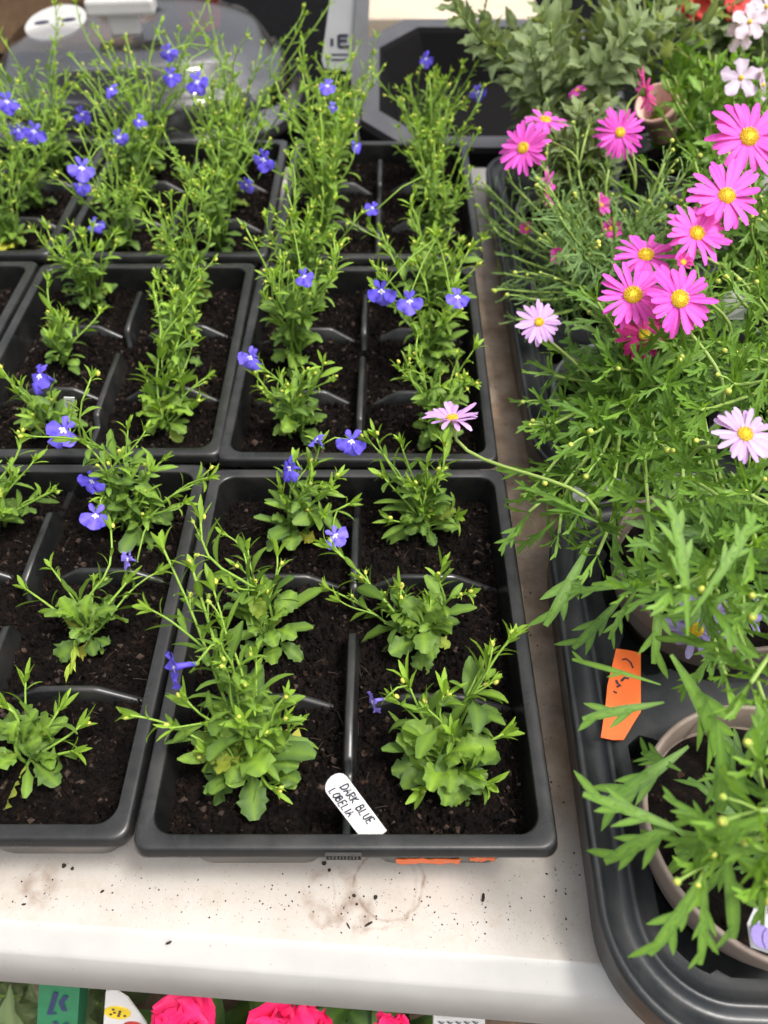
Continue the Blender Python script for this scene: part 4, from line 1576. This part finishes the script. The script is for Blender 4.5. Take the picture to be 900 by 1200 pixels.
for q, r_ in [(-.04, .012), (0, .017), (.002, .019), (.008, .019), (.008, .017), (-.035, .011)]:
    rr.append([mb.vert(c0+ax*q+(x*cos(2*pi*k/28)+y*sin(2*pi*k/28))*r_) for k in range(28)])
mb.strip(rr, 0, True)
mb.face(rr[-1])
mb.build('pot_wall', 'pale_pot', sp_)

# ------------------------------------------------------------------ labels on and in the carry trays
ol = empty('orange_label', at(728, 815, .031))
tag(ol, 'torn orange card label with black pen marks lying on the carry tray deck', 'price label')
Z = .0372
oc = [(722, 760), (737, 762), (751, 765), (751, 800), (751, 834), (741, 850), (731, 867), (718, 867), (704, 864), (709, 832), (712, 802), (717, 782)]
mb = MB()
sheet(mb, [at(u, v, Z-.004*(v-760)/107+.0015) for u, v in oc][::-1], .0007, (0, 0, 1))
mb.build('card', 'orange', ol, False)
mb = MB()


def oz(u, v):
    return at(u, v, Z-.004*(v-760)/107+.0015+.0003)


for st_, wd in [([(729, 773), (734, 772), (739, 776), (742, 783)], .0009), ([(728, 798), (732, 794), (737, 795)], .0012), ([(722, 797), (724, 801), (727, 803), (723, 805)], .0012),
                ([(719, 810), (723, 812)], .0010), ([(732, 828), (735, 826)], .0009)]:
    ribbon(mb, [oz(u, v) for u, v in st_], wd, (0, 0, 1))
mb.build('pen_mark', 'ink', ol, False)

wl = empty('white_label', at(690, 575, .05))
tag(wl, 'crumpled white label half hidden under the dense green daisy leaves', 'plant label')
mb = MB()
sheet(mb, [at(u, v, z) for u, v, z in [(664, 572, .050), (690, 566, .058), (716, 558, .062), (742, 566, .060), (738, 574, .052), (712, 578, .048), (694, 588, .046), (668, 588, .045)]][::-1], .0006, (0, 0, 1))
mb.build('card', 'white_label', wl, False)
gl = empty('grey_label', at(860, 355, .10))
tag(gl, 'pale grey six sided card among leaves beside the pink daisy cluster', 'plant label')
mb = MB()
sheet(mb, [at(u, v, z) for u, v, z in [(842, 352, .120), (850, 338, .128), (868, 340, .13), (880, 358, .125), (872, 374, .115), (848, 374, .112)]][::-1], .001, (0, -.3, 1))
mb.build('card', 'white_label', gl, False)
cl = empty('colour_label', at(890, 1090, .056))
tag(cl, 'white plant label printed with a purple flower in the front corner pot', 'plant label')
mb = MB()
sheet(mb, [at(u, v, z) for u, v, z in [(876, 1082, .066), (884, 1064, .072), (912, 1052, .078), (930, 1090, .072), (915, 1122, .062), (880, 1110, .060)]][::-1], .0007, (0, -.2, 1))
mb.build('card', 'white_label', cl, False)
mb = MB()
for (u, v, r_) in [(893, 1096, .0042), (902, 1090, .0040), (908, 1102, .0045)]:
    c0 = at(u, v, .0672)
    sheet(mb, [c0+V((cos(a)*r_, sin(a)*r_, -.0002+sin(a)*r_*.35)) for a in [k*pi/6 for k in range(12)]], .0003, (0, -.2, 1))
mb.build('print', 'faded_petal', cl, False)

# ------------------------------------------------------------------ crumbs of compost on the table
mb = MB()
rs = random.Random(5)


def crumb(x, y, r, el=.6):
    ball(mb, (x, y, r*.35), r, (rs.uniform(-1, 1), rs.uniform(-1, 1), .6), el, nu=5, nv=3, jit=.35, tone=(0, 0, rs.random()))


for k in range(520):
    if rs.random() < .6:
        x = rs.gauss(rs.choice([-.155, -.09, -.03, .01, .015, .05]), .022)
        y = -.003+rs.gauss(0, .007)-abs(rs.gauss(0, .005))
    else:
        x, y = rs.uniform(-.22, .12), rs.uniform(-.024, .008)
    if y < -.0405-(x+.02)*.0673+.024:
        continue
    crumb(x, y, rs.choice([.00014, .00018, .00022, .00025, .0003, .0005]))
for k in range(200):
    crumb(rs.uniform(.094, .112), rs.uniform(-.02, .70), rs.choice([.0002, .0003, .0004, .0007]))
for (u, v, r_, el) in [(75, 1015, .0016, 1), (85, 1018, .0012, 1), (432, 1083, .0008, 4), (408, 1085, .0006, 4), (198, 1105, .0010, 2), (566, 1052, .0011, 3.2), (418, 1060, .0009, 1), (380, 1012, .0016, 1), (386, 1020, .0012, 1), (415, 1050, .0013, 1), (440, 1052, .0012, 1.4), (120, 1045, .0008, 2), (28, 1060, .0008, 2)]:
    p = at(u, v, 0)
    r_ *= .72
    ball(mb, (p.x, p.y, r_*.5), r_, (rs.uniform(-1, 1), rs.uniform(-.4, 1), .05), el, nu=6, nv=4, jit=.3)
o = mb.build('spilled_compost', 'crumb')
tag(o, 'black crumbs of compost spilled over the white table top', 'compost', kind='stuff')

# ------------------------------------------------------------------ things behind the packs
# clear dome
DX, DY = -.275, .925
dm = empty('dome_lid', (DX, DY, .03))
tag(dm, 'clear oval plastic dome lid with a white handle and round vent dial', 'dome lid')
mb = MB()
rings = []
AX, AY, H = .180, .165, .095
prof = [(1.06, -.002), (1.06, .002), (1.0, .004), (.985, .016), (.965, .030), (.93, .040), (.90, .0425), (.875, .046), (.82, .062), (.76, .071), (.70, .0735), (.67, .076), (.5, .0815), (.25, .0835), (.01, .084)]  # stepped ledges added to the shape to catch sun as bright reflections
for q, z in prof:
    rr = []
    for k in range(64):
        a = 2*pi*k/64
        e = .84
        cx_, sy_ = abs(cos(a))**e*(1 if cos(a) > 0 else -1), abs(sin(a))**e*(1 if sin(a) > 0 else -1)
        rr.append(mb.vert((DX+AX*q*cx_, DY+AY*q*sy_, .03+z)))
    rings.append(rr)
mb.strip(rings, 0, True)
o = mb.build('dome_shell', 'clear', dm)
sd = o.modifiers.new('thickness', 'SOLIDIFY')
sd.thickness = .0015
mb = MB()
box(mb, (DX+.005, DY-.055, .120), (.034, .014, .024), rot=.1)
box(mb, (DX+.005, DY-.055, .139), (.074, .030, .016), rot=.1)
mb.build('handle', 'frosted', dm, False, .004)
mb = MB()
c0 = V((DX-.085, DY-.02, .1125))
nz_ = unit((-.10, -.22, 1))
xx = perp(nz_, (1, 0, 0))
yy = nz_.cross(xx)
sheet(mb, [c0+xx*cos(k*pi/16)*.036+yy*sin(k*pi/16)*.036 for k in range(32)], .003, nz_)
vd = mb.build('vent_dial', 'frosted', dm, False, .001)
mb = MB()
for s in (-1, 1):
    c2_ = c0+xx*.016*s+nz_*.0004
    sheet(mb, [c2_+xx*cos(k*pi/8)*.009+yy*sin(k*pi/8)*.004 for k in range(16)], .0003, nz_)
mb.build('vent_slot', 'ink', vd, False)
bs = empty('propagator_base', (DX, DY, 0))
tag(bs, 'shiny black oval base tray beneath the clear dome', 'tray')
mb = MB()
rings = []
for q, z in [(1.0, .001), (1.08, .024), (1.115, .0275), (1.125, .0255), (1.125, .0235), (1.12, .0235), (1.125, .0275), (1.11, .0285), (1.06, .0275), (1.02, .022), (.97, .008), (.01, .008)]:
    rr = []
    for k in range(64):
        a = 2*pi*k/64
        e = .84
        rr.append(mb.vert((DX+AX*q*abs(cos(a))**e*(1 if cos(a) > 0 else -1), DY+AY*q*abs(sin(a))**e*(1 if sin(a) > 0 else -1), z)))
    rings.append(rr)
mb.strip(rings, 0, True)
mb.build('tray_body', 'crate_plastic', bs)

# black chamfered crate
cr = empty('black_crate', (.10, .95, 0))
tag(cr, 'empty black crate with chamfered corners and a dull grey rim behind the packs', 'crate')
mb = MB()


def octo(x0, x1, y0, y1, c, z):
    return [(x0+c, y0, z), (x1-c, y0, z), (x1, y0+c, z), (x1, y1-c, z), (x1-c, y1, z), (x0+c, y1, z), (x0, y1-c, z), (x0, y0+c, z)]


def lean(pts, k=.06):
    return [(x, y, z+(y-.752)*k-.040*(z > .03)*(1-(y-.752)/.34)) for x, y, z in pts]


rings = []
for d, z in [(.022, .001), (.004, .056), (.0, .056), (0, .068), (.004, .072)]:
    rings.append([mb.vert(p) for p in lean(octo(-.012+d, .300-d, .752+d, 1.03-d, .052, z))])
mb.strip(rings, 0, True)
mb.face(rings[0][::-1])
inner = []
for d, z in [(.0245, .072), (.028, .068), (.046, .006)]:
    inner.append([mb.vert(p) for p in lean(octo(-.012+d, .300-d, .752+d, 1.03-d, .052-.2*d, z))])
mb.strip(inner, 0, True)
mb.face(inner[-1])
mb.build('crate_wall', 'crate_plastic', cr, False)
mb = MB()
a = [mb.vert(p) for p in lean(octo(-.008, .296, .756, 1.026, .052, .0722))]
b = [mb.vert(p) for p in lean(octo(-.012+.024, .300-.024, .752+.024, 1.03-.024, .0485, .0725))]
mb.strip([a, b], 0, True)
mb.build('crate_rim', 'crate_rim', cr, False)

# cream board at the back
bo = empty('cream_board', (.16, 1.22, 0))
tag(bo, 'cream coloured board lying behind the black crate', 'board')
mb = MB()
box(mb, (.115, 1.28, .028), (.25, .30, .05))
mb.build('board_panel', 'cream_board', bo, False, .003)

# card with printed letters, leaning in the gap
A = at(383, 112, .02)
cc = empty('price_card', A)
tag(cc, 'grey white printed card leaning upright between the dome and the crate', 'price card')
yq = .80
def pl(u, v, yy0, sl=.25):
    d = _f*FPX+V((1, 0, 0))*(u-450)-_u*(v-600)
    # intersection with a plane leaning back: y = yy0 + sl*z
    t = (yy0-CAM.y+sl*CAM.z)/(d.y-sl*d.z)
    return CAM+d*t
mb = MB()
nrm = unit((0, -1, .25))
sheet(mb, [pl(u, v, yq) for u, v in [(377, 70), (392, -40), (428, -40), (426, 85), (412, 84), (380, 80)]], .0012, nrm)
mb.build('card', 'grey_card', cc, False)
mb = MB()
sheet(mb, [pl(u, v, yq-.006) for u, v in [(411, 88), (421, -40), (434, -40), (430, 104), (420, 110), (412, 108)]], .0012, nrm)
sheet(mb, [pl(u, v, yq-.004) for u, v in [(413, 108), (420, 108), (422, 165), (415, 165)]], .0012, nrm)
mb.build('card_edge', 'grey_plastic', cc, False)
mb = MB()
for sg in [[(397, 41), (397, 55)], [(397, 42), (408, 42)], [(397, 48), (407, 48)], [(397, 55), (409, 55)], [(389, 45), (389, 54)]]:
    ribbon(mb, [pl(u, v, yq)+nrm*.0004 for u, v in sg], .0035, nrm)
for y_ in (64, 70):
    ribbon(mb, [pl(388, y_, yq)+nrm*.0004, pl(408, y_, yq)+nrm*.0004], .0018, nrm)
mb.build('print', 'ink', cc, False)

# cardboard box and dark stacked pots behind the dome
cb = empty('cardboard_box', (-.52, 1.22, 0))
tag(cb, 'brown cardboard box with open flap behind the clear dome', 'box')
mb = MB()
box(mb, (-.50, 1.27, .075), (.26, .22, .15), 0, .12)
mb.build('box_body', 'cardboard', cb, False, .002)
mb = MB()
box(mb, (-.46, 1.13, .15), (.22, .11, .004), 0, .12)
mb.build('box_flap', 'cardboard', cb, False)
rd_ = empty('red_pot', (-.27, 1.28, 0))
tag(rd_, 'small red plastic pot at the back beside the cardboard box', 'plant pot')
mb = MB()
rr = [[mb.vert((-.27+q*cos(2*pi*k/28), 1.28+q*sin(2*pi*k/28), z)) for k in range(28)] for q, z in [(.03, .001), (.042, .09), (.046, .09), (.046, .105), (.042, .105), (.03, .02)]]
mb.strip(rr, 0, True)
mb.face(rr[-1])
mb.build('pot_wall', 'red', rd_)

# ------------------------------------------------------------------ things on the lower shelf below the table edge
sh = empty('lower_shelf', (0, -.05, -.32))
tag(sh, 'dark lower shelf of plants beneath the white table edge', 'shelf')
mb = MB()
box(mb, (-.05, .0, -.335), (1.5, .5, .02))
mb.build('shelf_board', 'wood', sh, False)
for x in (-.75, .65):
    for y in (-.2, .2):
        mb = MB()
        box(mb, (x, y, -.548), (.04, .04, .400))
        mb.build('leg', 'wood', sh, False)


def petunia(u, v, z, R, lab, n=9, mat='magenta_petal', fc=(0, -.4, .9)):
    c = at(u, v, z)
    root = empty('petunia_plant', (c.x, c.y, -.325))
    tag(root, lab, 'petunia plant', 'magenta flowering plants under the table edge')
    mb = MB()
    f = unit(fc)
    up = perp(f, (0, 1, 0))
    rt = up.cross(f)
    for k in range(n):
        a = k*2.4+rnd(-.15, .15)
        q = k/n
        d = rt*cos(a)+up*sin(a)
        leaf(mb, c+d*R*.04-f*.003*q, d+f*(1.3-1.0*q), f, R*(.8+.25*q), R*(.95+.3*q), 'obov', rnd(-.2, .9), rnd(-.3, .3), tones(.45, 0, .3), 12, 0, teeth=.07, wide=True, twist=rnd(-.7, .7))
    mb.build('flower', mat, root)
    mb = MB()
    tube(mb, [(c.x, c.y, -.324), (c.x+.005, c.y+.004, -.22), c-f*.004], [.003, .0025, .0015], 7, (.3, 0, .5))
    mb.build('stem', 'daisy_stem', root)
    mb = MB()
    for k in range(24):
        a = k*2.4
        zz = rnd(-.30, c.z-.075)
        leaf(mb, (c.x, c.y, zz), (cos(a), sin(a), rnd(.1, .7)), (0, 0, 1), rnd(.04, .065), .022, 'ovate', .7, .15, tones(.15), 6, wide=True)
    mb.build('foliage', 'daisy_leaf', root)


petunia(211, 1207, -.125, .021, 'magenta flower beside the white tag with the yellow disc')
petunia(325, 1216, -.125, .022, 'widest magenta flower under the middle of the table edge')
petunia(362, 1207, -.145, .015, 'half hidden magenta flower between the two widest ones')
petunia(457, 1208, -.13, .012, 'smallest magenta flower next to the white printed pack')
gb = empty('green_packet', at(68, 1185, -.16))
tag(gb, 'green packet printed with dark blue shapes standing between twigs and white tag', 'packet')
def slab(root, name, mat, corners, y0, th, slp=.25):
    mb = MB()
    nr = unit((0, -1, slp))
    sheet(mb, [pl(u, v, y0, slp) for u, v in corners], th, nr)
    return mb.build(name, mat, root, False)
slab(gb, 'packet_body', 'green_card', [(46, 1145), (38, 1310), (82, 1330), (94, 1150)], .02, .022)
mb = MB()
nr = unit((0, -1, .25))
for ln in ([(66, 1162), (62, 1176), (58, 1188), (66, 1186)], [(78, 1166), (72, 1174), (76, 1184)], [(64, 1196), (70, 1204), (80, 1198)]):
    ribbon(mb, [pl(u, v, .02)+nr*.0006 for u, v in ln], .0032, nr)
mb.build('print', 'dark_blue', gb, False)
tg2 = empty('picture_tag', at(135, 1190, -.14))
tag(tg2, 'white tag printed with a yellow dotted disc beside the green packet', 'plant label')
slab(tg2, 'card', 'white_label', [(124, 1162), (112, 1330), (185, 1345), (172, 1200), (150, 1170), (134, 1160)], .012, .001)
c0 = pl(138, 1186, .012)
X_, Y_ = V((1, 0, 0)), nr.cross(V((1, 0, 0)))
mb = MB()
sheet(mb, [c0+nr*.0006+X_*cos(k*pi/14)*.0078+Y_*sin(k*pi/14)*.0078 for k in range(28)], .0004, nr)
ds = mb.build('print', 'yellow', tg2, False)
mb = MB()
for k in range(7):
    q = c0+nr*.0012+X_*cos(k*2.4)*.0012*(1+k*.6)+Y_*sin(k*2.4)*.0012*(1+k*.6)
    sheet(mb, [q+X_*cos(j*pi/4)*.0009+Y_*sin(j*pi/4)*.0009 for j in range(8)], .0003, nr)
mb.build('print_dot', 'ink', ds, False)
c1_ = pl(156, 1202, .012)
mb = MB()
sheet(mb, [c1_+nr*.0006+X_*cos(k*pi/10)*.006+Y_*sin(k*pi/10)*.006 for k in range(20)], .0004, nr)
mb.build('print', 'red', tg2, False)
wp = empty('white_pack', at(530, 1200, -.14))
tag(wp, 'white printed pack just showing below the table edge', 'packet')
slab(wp, 'packet_body', 'white_label', [(508, 1193), (505, 1330), (580, 1330), (568, 1194)], .0, .01)
mb = MB()
for k in range(5):
    ribbon(mb, [pl(514+k*10, 1196, .0)+nr*.0005, pl(518+k*10, 1199, .0)+nr*.0005, pl(520+k*10, 1197, .0)+nr*.0005], .0012, nr)
mb.build('print', 'ink', wp, False)
for i, (u0, v0, u1, v1, r_, lb) in enumerate([(12, 1200, 48, 1150, .0038, 'thick brown twig beside the green packet'), (25, 1230, 42, 1150, .0028, 'thin straight brown stick crossing the thick twig')]):
    mb = MB()
    a, b = pl(u0, v0+60, .03, .3), pl(u1, v1-8, .035, .3)
    a = V((a.x, a.y, a.z-.10))
    tube(mb, [a, a.lerp(b, .5)+V((.002, 0, 0)), b], [r_*1.2, r_, r_*.8], 8)
    tg_ = mb.build('twig', 'wood')
    tag(tg_, lb, 'twig', 'brown twigs below the table')
# dull green leaves in the corner under the table
leafy_plant('foliage_plant', 'dull green leafy plant in the dark corner under the table', 'bedding plant', (-.215, .0, -.325), [], 9, (.06, .15), .055, .022, 'sage_leaf', .2, node=.018, spread=.5)
